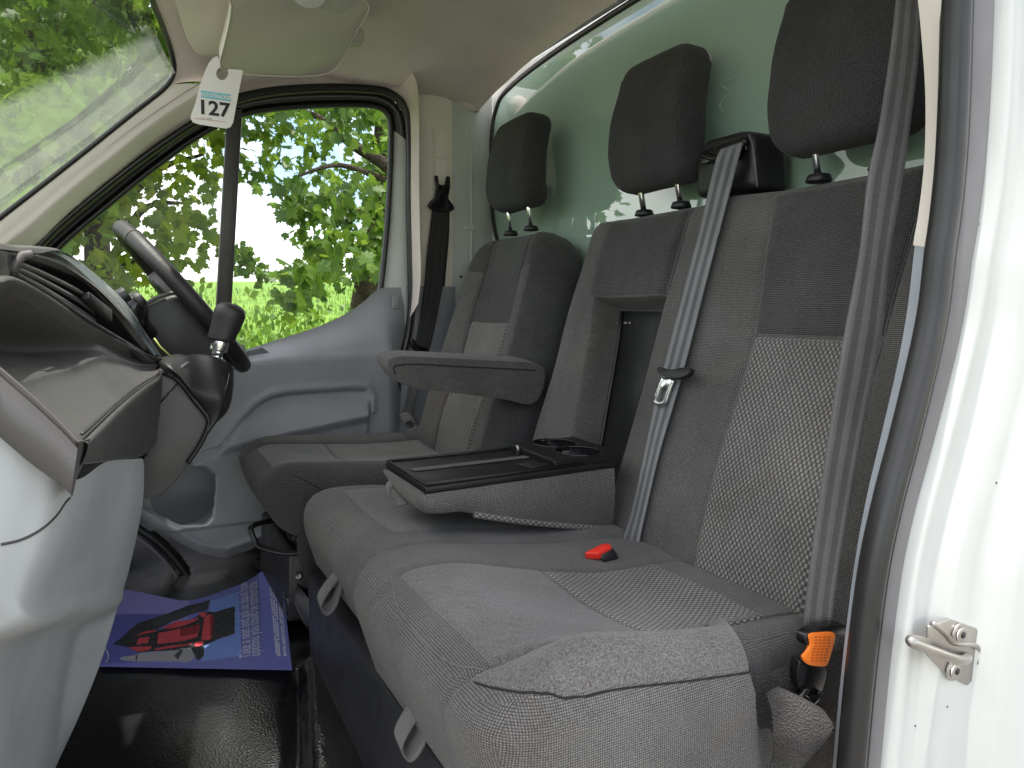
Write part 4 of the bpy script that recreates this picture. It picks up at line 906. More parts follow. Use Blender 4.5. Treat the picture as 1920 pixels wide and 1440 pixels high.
link('hinge_bolt', cyl_mesh(Vector(bb_.at([.530], [-.225], .003)[0]), Vector(bb_.at([.530], [-.225], .012)[0]), .003, seg=10), M['steel'], bback)
for k in (0, 1):
    q = [(sl(b)+.0015, b) for b in np.linspace(-.66, -.01, 14)] if k == 0 else [(sr(b)-.0015, b) for b in np.linspace(-.66, -.01, 14)]
    link('seam_stitch', bb_.thread(q, .0008, .0008), M['stitch'] if k == 0 else M['weave_dark'], bback)
link('seam_stitch', bb_.thread([(.347, b) for b in np.linspace(-.185, -.01, 8)], .0008, .0008), M['weave_dark'], bback)

def cushion_rel(ac, wi, seamb, seed):
    def f(a, b):
        o = 0.012*bump(np.abs(a-ac)-(wi+.055), .05) - 0.010*bump(a-ac, .12)*sstep(b, .05, .2)*sstep(-b, -.42, -.3)
        o = o - 0.0045*bump(np.abs(a-ac)-wi, .005)
        o = o + 0.0016*wob(a, b, 15, seed)
        return o
    return f
# cushion nearest the door
def rel_p(a, b):
    o = 0.027*bump(a+.200, .034)*sstep(b, .15, .21)*sstep(-b, -.525, -.40) - 0.012*bump(a-.0, .12)*sstep(b, .04, .2)*sstep(-b, -.46, -.34) + 0.006*bump(a-.19, .05)
    o = o + 0.012*bump(b-.42, .10)
    ar = np.interp(b, [-.02, .08, .3, .42, .485, .525], [-.148, -.150, -.158, -.165, -.160, -.14]); al = np.interp(b, [-.02, .20, .38, .475, .525], [.100, .105, .135, .138, .120])
    o = o - 0.006*bump(a-ar, .006) - 0.0045*bump(a-al, .005)
    o = o + 0.0014*wob(a, b, 13, 5) + 0.0005*wob(a, b, 31, 2)
    return o
def warp_p(a, b, n):
    # front slopes in below, pad tapers to the rear on the near side
    a = a + .060*sstep(-(b+.45*np.clip(-n-.02, 0, .2)), -.222, -.180)*np.clip((-a-.12)/.10, 0, 1)
    return a, b - 0.10*np.clip(-n-.03, 0, .2)*sstep(b, .40, .52)*3.0, n + 0.028*sstep(b, .10, .45) - 0.012*sstep(-b, -.12, .05)
cp = Slab((-0.185, 0, 1.0), (0, 1, 0), (-1, 0, 0), (0, 0, 1), -0.243, 0.258, 0.0, 0.545, 0.165, R=0.080, ra=0.030, rb0=0.04, rb1=0.065, rback=0.02, relief=rel_p, warp=warp_p)
cush = link('seat_cushion', cp.body(90, 90, np.arange(-.18, -.13, .003), ()), M['weave'], bench, label='near seat cushion with a dotted insert and a raised outer bolster')
arf = lambda b: float(np.interp(b, [-.02, .08, .3, .42, .485, .525], [-.148, -.150, -.158, -.165, -.160, -.14]))+.0015
alf = lambda b: float(np.interp(b, [-.02, .20, .38, .475, .525], [.100, .105, .135, .138, .120]))-.0015
link('cushion_pad', cp.patch(arf, alf, .2815, .492, 50, 50, .0010, .0014), M['nap'], cush)
link('cushion_insert', cp.patch(arf, alf, .085, .2785, 50, 50, .0012, .0020), M['insert'], cush)
link('seam_stitch', cp.thread([(alf(b)+.0015, b) for b in np.linspace(.03, .465, 9)]+[(.120, .499), (.095, .512), (.05, .518), (-.02, .521), (-.09, .519), (-.13, .511), (-.155, .494)], .0007, .0007), M['stitch'], cush)
link('seam_stitch', cp.thread([(-.16, .50), (-.166, .44), (-.160, .35), (-.156, .25), (-.152, .15)], .0006, .0004), M['stitch'], cush)
# raised outer bolster: nap on the inner slope, seam along its side
SB = list(np.linspace(.192, .513, 60)); SA = [float(np.interp(b, [.19, .43, .455, .475, .49, .50, .507, .513], [-.2372, -.2372, -.2355, -.2300, -.2200, -.2070, -.190, -.162])) for b in SB]
link('bolster_top', cp.patch(lambda b: float(np.interp(b, SB, SA))+.0008, lambda b: arf(b)-.004, .193, .512, 120, 40, .0010, .0012), M['nap'], cush)
link('side_seam', cp.thread(list(zip(SA, SB)), .0012, .0004, 3), M['seam'], cush)
def sidepts(n0, y=-.243):
    out = []
    for b in np.linspace(.20, .46, 30):
        a_, b_, n_ = warp_p(np.array([y]), np.array([b]), np.array([n0(b)])); out.append(Vector(cp.O)+V(0, float(a_[0]), float(n_[0]))-V(float(b_[0]), 0, 0))
    return out
for k, (zz, am) in enumerate(((-.085, .004), (-.108, .006))):
    link('side_crease', tube_mesh([p+V(0, .0026, 0) for p in sidepts(lambda b: zz+am*math.sin(b*22+k))[3:-3]], .0032, 8), M['weave'], cush)
# middle cushion
def rel_m(a, b):
    return -0.006*bump(a-.47, .10)*sstep(b, .1, .3) + 0.0016*wob(a, b, 14, 8)
cm_ = Slab((-0.185, 0, 1.010), (0, 1, 0), (-1, 0, 0), (0, 0, 1), 0.218, 0.705, 0.0, 0.525, 0.165, R=0.06, ra=0.045, rb0=0.04, rb1=0.085, rback=0.02, relief=rel_m, warp=warp_p)
cmid = link('seat_cushion', cm_.body(70, 70), M['weave'], bench, label='plain middle seat cushion under the folded table')
link('cushion_pad', cm_.patch(lambda b: .315, lambda b: .635, .12, .440, 30, 30, .0009, .0008), M['nap'], cmid)
# box under the bench and hanging pull loops
link('seat_box', prism_mesh([V(-.685, -.20, .60), V(-.685, .690, .60), V(-.685, .690, .86), V(-.685, -.20, .86)], V(.48, 0, 0), .006), M['navy'], bench)
def loop(cx_, ht=.055, wd=.014):
    pth = catmull([cx_+V(.014, .006, .045), cx_+V(-.008, .004, .022), cx_+V(-.020, 0, 0.002), cx_+V(-.010, -.006, -.012), cx_+V(.006, -.008, 0.004), cx_+V(.016, -.006, .034)], 6)
    rows = [[p+V(-.002, s*wd, s*.004) for s in (-1, -.33, .33, 1)] for p in pth]
    m = grid_mesh(rows); return m
for c in (px(622, 1128, x=-.70), px(778, 1385, x=-.70)):
    o = link('pull_loop', loop(c), M['belt_mid'], bench); md = o.modifiers.new('solid', 'SOLIDIFY'); md.thickness = .0018
# grey felt lap at the rear corner of the bench
fr = catmull([px(1435, 1300, y=-.25), px(1462, 1290, y=-.262), px(1500, 1302, y=-.27), px(1540, 1330, y=-.27), px(1556, 1352, y=-.265)], 6)
fl = catmull([px(1440, 1440, y=-.25), px(1465, 1455, y=-.262), px(1500, 1440, y=-.275), px(1528, 1410, y=-.275), px(1545, 1375, y=-.27)], 6)
rows = [[a.lerp(b, t)+V(0, -.010*math.sin(math.pi*t), 0)+V(.002*math.sin(t*9), 0, .002*math.cos(t*7+a.x*60)) for t in np.linspace(0, 1.15, 12)] for a, b in zip(fr, fl)]
o = link('felt_lap', grid_mesh(rows), M['carpet'], bench); md = o.modifiers.new('s', 'SOLIDIFY'); md.thickness = .006
link('felt_side', grid_mesh([[V(x, -.215, z) for z in np.linspace(.60, .98, 8)] for x in np.linspace(-.42, -.10, 8)]), M['carpet'], bench)
# headrests of the bench
s = .06
head_rest(bench, V(-.052, .452, 1.780), [(.452-s, 1.602, .012), (.452+s, 1.600, .012)], .05, size=(.122, .133))
head_rest(bench, V(-.052, -.005, 1.780), [(-.06, 1.602, .012), (.055, 1.602, .012)], .05, size=(.128, .136))
# belt tower between them
tw = [px(1312, 372, x=.0), px(1312, 300, x=.0), px(1330, 263, x=.0), px(1396, 245, x=.0), px(1420, 248, x=.0), px(1424, 352, x=.0)]
t0 = link('belt_tower', prism_mesh([p+V(-.012+.0, 0, 0) for p in tw], V(.075, -.012, -.004), .012, 3), M['black'], bench)
slot = [px(1319, 285, x=-.016), px(1400, 254, x=-.016), px(1402, 282, x=-.016), px(1316, 310, x=-.016)]
link('belt_slot', prism_mesh(slot, V(-.004, 0, 0), .003), M['gloss_black'], t0)
link('slot_lip', tube_mesh(catmull([px(1319, 290, x=-.022), px(1340, 297, x=-.026), px(1375, 288, x=-.026), px(1400, 262, x=-.022)], 6), .006, 10), M['gloss_black'], t0)
link('tower_rib', tube_mesh([px(1405, 252, x=-.012), px(1412, 275, x=-.013), px(1420, 350, x=-.013)], .0018, 6), M['rubber_grey'], t0)

# ---------------------------------------------------------------- folded table
TQ = [px(797, 913, z=1.123), px(722, 866, z=1.123), px(1068, 831, z=1.130), px(1162, 863, z=1.130)]
tb = link('folding_table', prism_mesh([TQ[0], TQ[1], TQ[2], TQ[3]], V(0, 0, -.013), .004, 3), M['tray'], bench)
def tl(s_, t_, dz=0.0):
    a = TQ[0].lerp(TQ[3], s_); b = TQ[1].lerp(TQ[2], s_); return a.lerp(b, t_)+V(0, 0, dz)
def rim_(pts, r, mat, name): return link(name, tube_mesh(pts, r, 8), mat, tb)
M['strap'] = flat('grey_strap', (.085, .083, .082, 1), .8)
rim_([tl(.01, .02, .002), tl(.01, .5, .002), tl(.01, .98, .002)], .0030, M['tray'], 'tray_lip'); rim_([tl(.01, .02, .002), tl(.5, .02, .002), tl(.8, .02, .002)], .0030, M['tray'], 'tray_lip'); rim_([tl(.01, .98, .002), tl(.5, .98, .002), tl(.99, .98, .002)], .0030, M['tray'], 'tray_lip')
link('tray_strap', grid_mesh([[tl(x, .50, .0016), tl(x, .56, .0024), tl(x, .62, .0016)] for x in np.linspace(.05, .97, 14)]), M['strap'], tb)
blk = link('cup_block', prism_mesh([tl(.64, .03, -.004), tl(.64, .97, -.004), tl(1.02, .99, -.004), tl(1.02, .02, -.004)], V(0, 0, .018), .004, 3), M['tray'], tb)
blk.data.materials.append(M['gloss_black'])
for t_ in (.27, .74):
    c = tl(.84, t_, .0012); rr = [c+V(.040*math.cos(2*math.pi*k/48), .046*math.sin(2*math.pi*k/48), 0) for k in range(48)]
    cut = link('cup_cut', prism_mesh(rr, V(0, 0, .04)), M['gloss_black']); md = blk.modifiers.new('b', 'BOOLEAN'); md.operation = 'DIFFERENCE'; md.object = cut; md.solver = 'EXACT'
    me_ = bpy.data.meshes.new_from_object(blk.evaluated_get(bpy.context.evaluated_depsgraph_get())); blk.modifiers.clear(); blk.data = me_; bpy.data.objects.remove(cut)
    rg = [p+V(0, 0, .0128) for p in rr]; link('cup_holder', tube_mesh(rg, .0016, 8, closed=True), M['gloss_black'], tb)
blk.data.polygons.foreach_set('use_smooth', [False]*len(blk.data.polygons))
link('tray_catch', prism_mesh([tl(.55, .10), tl(.52, .30), tl(.60, .34), tl(.66, .14)], V(0, 0, .003), .002), M['ink'], tb)
link('tray_pin', tube_mesh([tl(.63, .72, 0), tl(.63, .72, .018)], .0035, 10), M['steel'], tb)
# padded cloth body of the folded table
def side(s_, top):  # near side outline
    return None
prof_t = [tl(q, 0.015, -.011) for q in np.linspace(.012, .97, 14)]
bot = [px(795, 962, y=0.250), px(806, 966, y=0.250), px(830, 962, y=0.252), px(852, 958, y=0.254), px(920, 968, y=0.258), px(1000, 979, y=0.266), px(1080, 986, y=0.278), px(1147, 990, y=0.288)]
bot = res(catmull(bot, 6), 14)
fa = [tl(.008, t, -.011) for t in np.linspace(.015, .98, 10)]; fb = res(catmull([bot[0], px(760, 938, y=.36), px(738, 915, y=.44), px(724, 888, y=.515)], 6), 10)
tops = fa[:0:-1] + prof_t; bots = fb[:0:-1] + bot; rows = []
for i, (a, b) in enumerate(zip(tops, bots)):
    k = min(max((i-7.5)/3, 0), 1); o = V(-(1-k), -k, 0).normalized()
    rows.append([a.lerp(b, t)+o*(.006*math.sin(math.pi*t)+.001) for t in np.linspace(0, 1, 10)] + [b-o*.02+V(0, 0, -.002), b-o*.20])
link('table_padding', grid_mesh(rows), M['weave'], tb)
link('padding_edge', tube_mesh([p+V(0, -.001, -.001) for p in bot[3:]], .0055, 8), M['insert'], tb)
link('padding_seam', tube_mesh(catmull([px(880, 935, y=.257), px(960, 930, y=.263), px(1030, 935, y=.272), px(1100, 950, y=.284), px(1145, 962, y=.295)], 6), .0012, 6), M['weave'], tb)
stp = catmull([px(752, 900, y=.425)+V(-.006, 0, 0), px(742, 908, y=.425)+V(-.012, 0, 0), px(738, 925, y=.41)+V(-.010, 0, 0), px(748, 942, y=.395)+V(-.006, 0, 0), px(762, 940, y=.375)], 6)
o = link('table_strap', grid_mesh([[p+V(0, -.011, -.003), p, p+V(0, .011, .003)] for p in stp]), M['belt_mid'], tb); md = o.modifiers.new('s', 'SOLIDIFY'); md.thickness = .002

# ---------------------------------------------------------------- driver seat
drv = thing('driver_seat', 'dark grey driver seat with fold down armrest beside the far door', 'seat', (-0.45, 1.03, 0.70))
def rel_d(a, b):
    o = 0.026*bump(np.abs(a)-.20, .06) - 0.012*bump(a, .11)*sstep(-b, .08, .3) + .02*bump(b+.53, .12)*bump(a, .15)
    sw = np.interp(b, [-.65, -.25, 0], [.112, .122, .13])
    o = o - 0.006*bump(np.abs(a)-sw, .006) - .004*bump(b+.245, .005)*(np.abs(a) < sw) + .0015*wob(a, b, 17, 6)
    return o
def warp_d(a, b, n):
    f = 1 - .13*sstep(b, -.34, .02)
    return a*f, b, n
sd_ = Slab((-.035, 1.03, 1.6), (0, 1, 0), BS, BN, -.262, .262, -.70, .012, .115, R=.135, ra=.055, rb0=.03, rb1=.045, rback=.035, relief=rel_d, warp=warp_d)
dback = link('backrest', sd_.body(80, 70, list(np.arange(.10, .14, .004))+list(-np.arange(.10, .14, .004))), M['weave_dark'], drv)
dw = lambda b: float(np.interp(b, [-.65, -.25, 0], [.112, .122, .13]))-.0015
link('backrest_insert', sd_.patch(lambda b: -dw(b), dw, -.66, -.247, 50, 30, .0012, .002), M['insert_far'], dback)
for sg in (-1, 1):
    link('seam_stitch', sd_.thread([(sg*(dw(b)+.0015), b) for b in np.linspace(-.66, -.02, 12)], .0009, .0006), M['weave_dark'], dback)
    link('bolster_face', sd_.patch((lambda b: dw(b)+.004) if sg > 0 else (lambda b: -.215), (lambda b: .215) if sg > 0 else (lambda b: -dw(b)-.004), -.64, -.10, 40, 16, .0008, .001), M['weave'], dback)
head_rest(drv, V(-.070, 1.035, 1.795), [(1.035-s, 1.612, -.012), (1.035+s, 1.610, -.012)], .05, size=(.118, .122))
def rel_dc(a, b):
    return 0.014*bump(np.abs(a)-.20, .05) - .012*bump(a, .12)*sstep(-b, -.46, -.34) - .0045*bump(np.abs(a)-.145, .005) + .0016*wob(a, b, 15, 4)
def warp_dc(a, b, n): return a*(1-.10*sstep(b, .34, .54)), b - .45*np.clip(-n-.03, 0, .2)*sstep(b, .40, .52), n + .02*sstep(b, .10, .5)
dc = Slab((-.235, 1.03, 1.03), (0, 1, 0), (-1, 0, 0), (0, 0, 1), -.262, .262, 0, .525, .150, R=.09, ra=.055, rb0=.04, rb1=.09, rback=.03, relief=rel_dc, warp=warp_dc)
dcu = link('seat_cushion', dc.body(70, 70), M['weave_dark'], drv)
link('cushion_pad', dc.patch(lambda b: -.142, lambda b: .142, .30, .475, 26, 26, .001, .001), M['nap'], dcu)
link('cushion_insert', dc.patch(lambda b: -.142, lambda b: .142, .03, .297, 26, 26, .001, .0016), M['insert_far'], dcu)
link('bolster_face', dc.patch(lambda b: .148, lambda b: .225, .06, .46, 26, 12, .0008, .001), M['weave'], dcu)
link('side_seam', dc.thread([(-.2585, b) for b in np.linspace(.05, .40, 8)]+[(-.24, .455)], .0012, .0), M['seam'], dcu)
# armrest folded down on the near side
ar = catmull([px(728, 678, y=.735), px(736, 672, y=.735), px(760, 668, y=.735), px(850, 672, y=.735), px(950, 677, y=.735), px(1012, 684, y=.735), px(1022, 715, y=.735), px(1000, 757, y=.735), px(940, 748, y=.735), px(860, 738, y=.735), px(790, 730, y=.735), px(750, 718, y=.735), px(735, 702, y=.735), px(728, 690, y=.735)], 4, closed=True)
am = prism_mesh(ar, V(0, .075, .010), .014, 4)
al_ = am.uv_layers.new(name='UVMap')
for l in am.loops:
    co = am.vertices[l.vertex_index].co; al_.data[l.index].uv = (co.x + co.y*.6, co.z + co.y*.8)
armr = link('armrest', am, M['weave'], drv)
link('armrest_seam', tube_mesh(catmull([px(742, 702, y=.7335), px(738, 690, y=.7335), px(748, 684, y=.7335), px(790, 683, y=.7335), px(880, 688, y=.7335), px(1005, 694, y=.7335)], 6), .0013, 6), M['seam'], armr)
# base, side shield, slide rail, adjuster bar
link('seat_base', prism_mesh([V(-.70, .84, .70), V(-.70, 1.24, .70), V(-.69, 1.24, .86), V(-.69, .84, .86)], V(.42, 0, 0), .01), M['black'], drv)
sh = catmull([px(566, 962, y=.765), px(600, 975, y=.765), px(612, 1040, y=.765), px(610, 1110, y=.765), px(580, 1105, y=.765), px(562, 1060, y=.765), px(556, 1020, y=.765)], 5, closed=True)
link('side_shield', prism_mesh(sh, V(.03, .05, 0), .008, 3), M['dash_dark'], drv)
bp_ = [px(541, 972, y=.96), px(500, 978, y=.93), px(478, 984, y=.90), px(470, 992, y=.89), px(476, 1010, y=.88), px(484, 1024, y=.87), px(510, 1033, y=.85), px(540, 1038, y=.82), px(566, 1036, y=.80)]
link('adjuster_bar', tube_mesh(catmull(bp_, 4), .0062, 10), M['gloss_black'], drv)
link('slide_rail', join_meshes([box_mesh((-.60, .86, .775), (.16, .03, .12), .006), box_mesh((-.66, .87, .735), (.08, .05, .05), .006), cyl_mesh(px(556, 1010, y=.84), px(566, 1010, y=.80), .012, seg=16, bevel=.002), box_mesh(px(552, 990, y=.88), (.03, .03, .05), .005)]), M['gloss_black'], drv)
cov = [px(535, 1065, y=.88), px(552, 1090, y=.84), px(585, 1130, y=.80), px(600, 1180, y=.78), px(598, 1215, y=.775), px(560, 1160, y=.82), px(537, 1110, y=.86)]
link('rail_cover', prism_mesh(cov, V(.02, .05, 0), .006, 3), M['gloss_black'], drv)
link('rail_bolt', cyl_mesh(px(560, 1080, y=.82), px(563, 1082, y=.83), .007, seg=12, bevel=.002), M['steel'], drv)
# ================================================================== SUN VISORS, ROOF LAMP
visor = thing('sun_visor', 'beige padded sun visor folded up under the roof beside the hanging tag', 'sun visor', tuple(px(540, 80, y=1.0)), 'sun visors')
vo = [px(440, -4, y=.86), px(560, -8, y=.84), px(672, -2, y=.86), px(689, 8, y=.88), px(690, 22, y=.90), px(668, 60, y=1.0), px(645, 100, y=1.10), px(634, 122, y=1.14), px(612, 138, y=1.155), px(560, 143, y=1.155), px(490, 141, y=1.155), px(440, 136, y=1.15), px(416, 129, y=1.14), px(412, 116, y=1.12), px(420, 84, y=1.04), px(430, 40, y=.95), px(434, 10, y=.88)]
vn = catmull(vo, 3, closed=True)
link('visor_pad', prism_mesh(vn, V(0, 0.004, 0.034), 0.007, 4), M['visor'], visor)
link('visor_seam', tube_mesh([p+V(0, -.001, -.0005) for p in vn], .0016, 6, closed=True), M['beige'], visor)
link('visor_clip', box_mesh(px(664, 76, y=1.10)+V(0, .012, .012), (0.05, 0.05, 0.035), 0.010), M['visor'], visor)
v2 = thing('sun_visor', 'darker beige visor panel at the windscreen header left of the hanging tag', 'sun visor', tuple(px(370, 60, y=1.05)), 'sun visors')
v2o = [px(322, -20, y=.98), px(330, 14, y=1.05), px(342, 52, y=1.13), px(352, 80, y=1.18), px(364, 100, y=1.21), px(380, 110, y=1.22), px(412, 112, y=1.20), px(432, 98, y=1.17), px(446, 50, y=1.06), px(456, 0, y=.96), px(456, -30, y=.91)]
link('visor_pad', prism_mesh(catmull(v2o, 3, closed=True), V(0.0, 0.010, 0.02), 0.006, 3), M['visor'], v2)
v2.location.z += .006
lamp = thing('roof_lamp', 'beige roof lamp console with a clear lens above the sun visor', 'lamp', tuple(px(610, 0, y=.72)))
link('lamp_housing', prism_mesh(catmull([px(505, -40, y=.66), px(500, -8, y=.72), px(540, 4, y=.74), px(600, 17, y=.74), px(632, 25, y=.74), px(648, 22, y=.73), px(664, 6, y=.70), px(675, -40, y=.64)], 3, closed=True), V(0, 0.0, 0.04), 0.006, 3), plastic('lamp_plastic', (0.50, 0.48, 0.42, 1), .45, 900, .05), lamp)
lc = [px(552, -14, y=.705), px(556, 2, y=.715), px(572, 12, y=.72), px(592, 13, y=.72), px(606, 6, y=.715), px(610, -14, y=.70)]
link('lamp_lens', prism_mesh(catmull(lc, 3, closed=True), V(-.002, -.006, -.006), .004, 3), plastic('lens_clear', (0.62, 0.63, 0.58, 1), .12, 300, .6, spec=.8), lamp)

# ================================================================== HANGING TAG 127
yt = 0.93
tagp = [(366, 205), (372, 180), (380, 155), (388, 130), (395, 115), (403, 107), (411, 105)]
tg = thing('hanging_tag', 'white card tag printed with black number 127 hanging from the visor corner', 'tag', tuple(px(405, 170, y=yt)))
tpts = [px(*p, y=yt) for p in ((360, 210), (357, 221), (361, 229), (372, 233), (410, 239), (424, 241), (432, 238), (437, 229), (445, 185), (454, 140), (456, 133), (449, 131), (434, 130), (428, 129), (428, 137), (426, 144), (420, 150), (413, 150), (407, 145), (405, 137), (408, 129), (413, 126), (412, 113), (407, 105), (399, 109), (391, 119), (385, 132), (378, 150), (371, 175), (366, 195))]
link('card', prism_mesh(tpts, V(0.0008, 0.0014, 0), 0), M['card'], tg, False)
tx_ = (px(434, 210, y=yt)-px(372, 202, y=yt)); tu = tx_.normalized()
tv = (px(396, 150, y=yt)-px(386, 210, y=yt)); tv = (tv - tu*tv.dot(tu)).normalized()
tn = tu.cross(tv).normalized(); 
if tn.y > 0: tn = -tn
def tagtext(body, c, size, mat, name, sx=1.0, bold=0.0, off=.0006):
    me = text_mesh(body, size, bold)
    for v in me.vertices: v.co = c + tu*(v.co.x*sx) + tv*v.co.y + tn*off
    return link(name, me, mat, tg, False)
u1 = (px(404, 210, y=yt)-px(404, 200, y=yt)).length/10    # metres per photo pixel here
tagtext('127', px(401, 216, y=yt), 37*u1, M['ink'], 'number', 1.06, .027*37*u1)
bc = px(405, 180, y=yt); hb = tv*(6.5*u1); wb = tu*(27*u1)
link('banner', mesh([bc-wb-hb+tn*.0003, bc+wb-hb+tn*.0003, bc+wb+hb+tn*.0003, bc-wb+hb+tn*.0003], [(0, 1, 2, 3)]), M['teal'], tg, False)
tagtext('AUTOTRACKER', bc-tv*(3.6*u1), 9.6*u1, M['card'], 'lettering', .82, .0003, .0007)
lc_ = px(395, 226, y=yt)
link('rule', mesh([lc_-tu*(30*u1)+tn*.0004, lc_+tu*(30*u1)+tn*.0004, lc_+tu*(30*u1)+tv*(0.8*u1)+tn*.0004, lc_-tu*(30*u1)+tv*(0.8*u1)+tn*.0004], [(0, 1, 2, 3)]), M['ink_red'], tg, False)
tagtext('1 of 1  A37B', lc_-tu*(8*u1)-tv*(5*u1)+tv*(6.5*u1), 4.5*u1, M['ink'], 'small_print', .9, 0, .0006)

# ================================================================== SEAT BELTS
def ribbon(Lp, Rp, n=60, sag=0.0, thick=.0016):
    a = res(catmull(Lp, 8), n); b = res(catmull(Rp, 8), n)
    ln = np.concatenate([[0], np.cumsum([(a[i+1]-a[i]).length for i in range(n-1)])])
    rows = [[p.lerp(q, t)+V(0, 0, 0) for t in np.linspace(0, 1, 9)] for p, q in zip(a, b)]
    uv = [[(t, l) for t in np.linspace(0, 1, 9)] for l in ln]
    return grid_mesh(rows, uv=np.array(uv))
def add_belt(name, me, mat, parent):
    o = link(name, me, mat, parent); md = o.modifiers.new('solid', 'SOLIDIFY'); md.thickness = .0016; md.offset = 0; return o
fp = lambda u, v, d: px(u, v, plane=(V(-BN.x*0, 0, 1.6)+BN*d, BN))
mb = thing('seat_belt', 'light grey striped seat belt running from the tower down the middle of the bench', 'seat belt', (-0.02, .2, 1.66), 'seat belts')
Lm = [px(1352, 280, x=-.030), px(1343, 300, x=-.046), fp(1330, 352, .040), fp(1314, 423, .032), fp(1283, 542, .030), fp(1252, 661, .030), fp(1232, 740, .030), fp(1214, 823, .032), fp(1200, 890, .034), fp(1184, 960, .034), fp(1166, 1018, .030), fp(1158, 1045, .02)]
Rm = [px(1394, 266, x=-.030), px(1387, 288, x=-.046), fp(1375, 335, .040), fp(1356, 407, .034), fp(1320, 545, .034), fp(1286, 678, .034), fp(1262, 762, .034), fp(1239, 840, .036), fp(1222, 910, .036), fp(1206, 980, .034), fp(1192, 1045, .030), fp(1184, 1062, .02)]
add_belt('webbing', ribbon(Lm, Rm), M['belt_light'], mb)
bar = catmull([fp(1234, 693, .046), fp(1240, 703, .048), fp(1258, 709, .050), fp(1282, 708, .050), fp(1294, 700, .048), fp(1296, 691, .046), fp(1284, 690, .046), fp(1260, 694, .046), fp(1242, 689, .046)], 4, closed=True)
tng = link('tongue_grip', prism_mesh([p+BN*-.008 for p in bar], BN*.012, .003, 2), M['black'], mb)
link('tongue', join_meshes([tube_mesh(catmull([fp(1243, 708, .044), fp(1232, 738, .042), fp(1228, 752, .040), fp(1236, 757, .040), fp(1246, 754, .040), fp(1252, 738, .042), fp(1262, 712, .044)], 5), .0042, 8, flat=.6), prism_mesh([fp(1241, 712, .043), fp(1262, 712, .043), fp(1254, 728, .042), fp(1237, 728, .042)], BN*.002, .0005)]), M['chrome'], tng)
nb_ = thing('seat_belt', 'wide dark grey striped seat belt hanging by the near door frame with an orange label', 'seat belt', (-.2, -.2, 1.76), 'seat belts')
ln_ = [(1690, -90), (1680, 0), (1667, 110), (1647, 240), (1627, 333), (1610, 480), (1581, 636), (1556, 800), (1532, 960), (1512, 1110), (1505, 1180)]
rn_ = [(1740, -90), (1729, 0), (1722, 110), (1706, 240), (1693, 333), (1669, 480), (1652, 636), (1620, 800), (1592, 960), (1568, 1110), (1562, 1172)]
Ln = [px(u, v, y=-.185-.00002*max(v-700, 0)) for u, v in ln_]; Rn = [px(u, v, y=-.205-.00003*max(v-700, 0)) for u, v in rn_]
add_belt('webbing', ribbon(Ln, Rn), M['belt_mid'], nb_)
yb = -.225
ringg = catmull([px(u, v, y=yb) for u, v in ((1492, 1192), (1497, 1180), (1512, 1172), (1540, 1166), (1564, 1164), (1574, 1170), (1572, 1182), (1556, 1188), (1530, 1188), (1510, 1196), (1500, 1204), (1494, 1200))], 4, closed=True)
link('belt_guide', prism_mesh(ringg, V(.002, -.012, 0), .004, 3), M['gloss_black'], nb_)
ol = catmull([px(u, v, y=yb-.014) for u, v in ((1518, 1190), (1540, 1186), (1562, 1186), (1567, 1194), (1562, 1216), (1553, 1245), (1545, 1250), (1525, 1249), (1512, 1244), (1506, 1232), (1514, 1222), (1520, 1208))], 3, closed=True)
lab = link('warning_label', prism_mesh(ol, V(0, .004, 0), .001), M['orange'], nb_)
# rows of tiny print on the label
rowsm = []
for k in range(9):
    v0 = 1194+k*5.6
    for j in range(4):
        u0 = 1527+j*8 - (k*0.9 if k > 3 else 0); 
        a = px(u0, v0, y=yb-.0146); b = px(u0+5.5+((k*7+j*5) % 3)*.6, v0-.6, y=yb-.0146); c = px(u0+5.5, v0+1.2, y=yb-.0146); d = px(u0, v0+1.8, y=yb-.0146); rowsm.append(mesh([a, b, c, d], [(0, 1, 2, 3)]))
link('small_print', join_meshes(rowsm), flat('label_print', (.35, .05, .01, 1), .6), lab, False)
bk = catmull([px(u, v, y=yb-.004) for u, v in ((1503, 1238), (1520, 1247), (1545, 1250), (1551, 1262), (1546, 1285), (1538, 1302), (1516, 1304), (1500, 1294), (1494, 1272), (1497, 1252))], 3, closed=True)
link('belt_anchor', prism_mesh(bk, V(.004, .016, 0), .006, 3), M['gloss_black'], nb_)
link('anchor_link', join_meshes([tube_mesh(catmull([px(1512, 1292, y=yb-.006), px(1500, 1308, y=yb-.006), px(1488, 1326, y=yb-.002)], 5), .0035, 8), tube_mesh(catmull([px(1535, 1296, y=yb-.006), px(1536, 1312, y=yb-.008), px(1524, 1324, y=yb-.006)], 5), .003, 8), prism_mesh([px(u, v, y=yb-.006) for u, v in ((1486, 1322), (1508, 1300), (1532, 1312), (1530, 1362), (1514, 1368), (1484, 1348))], V(0, .012, 0), .003)]), M['gloss_black'], nb_)
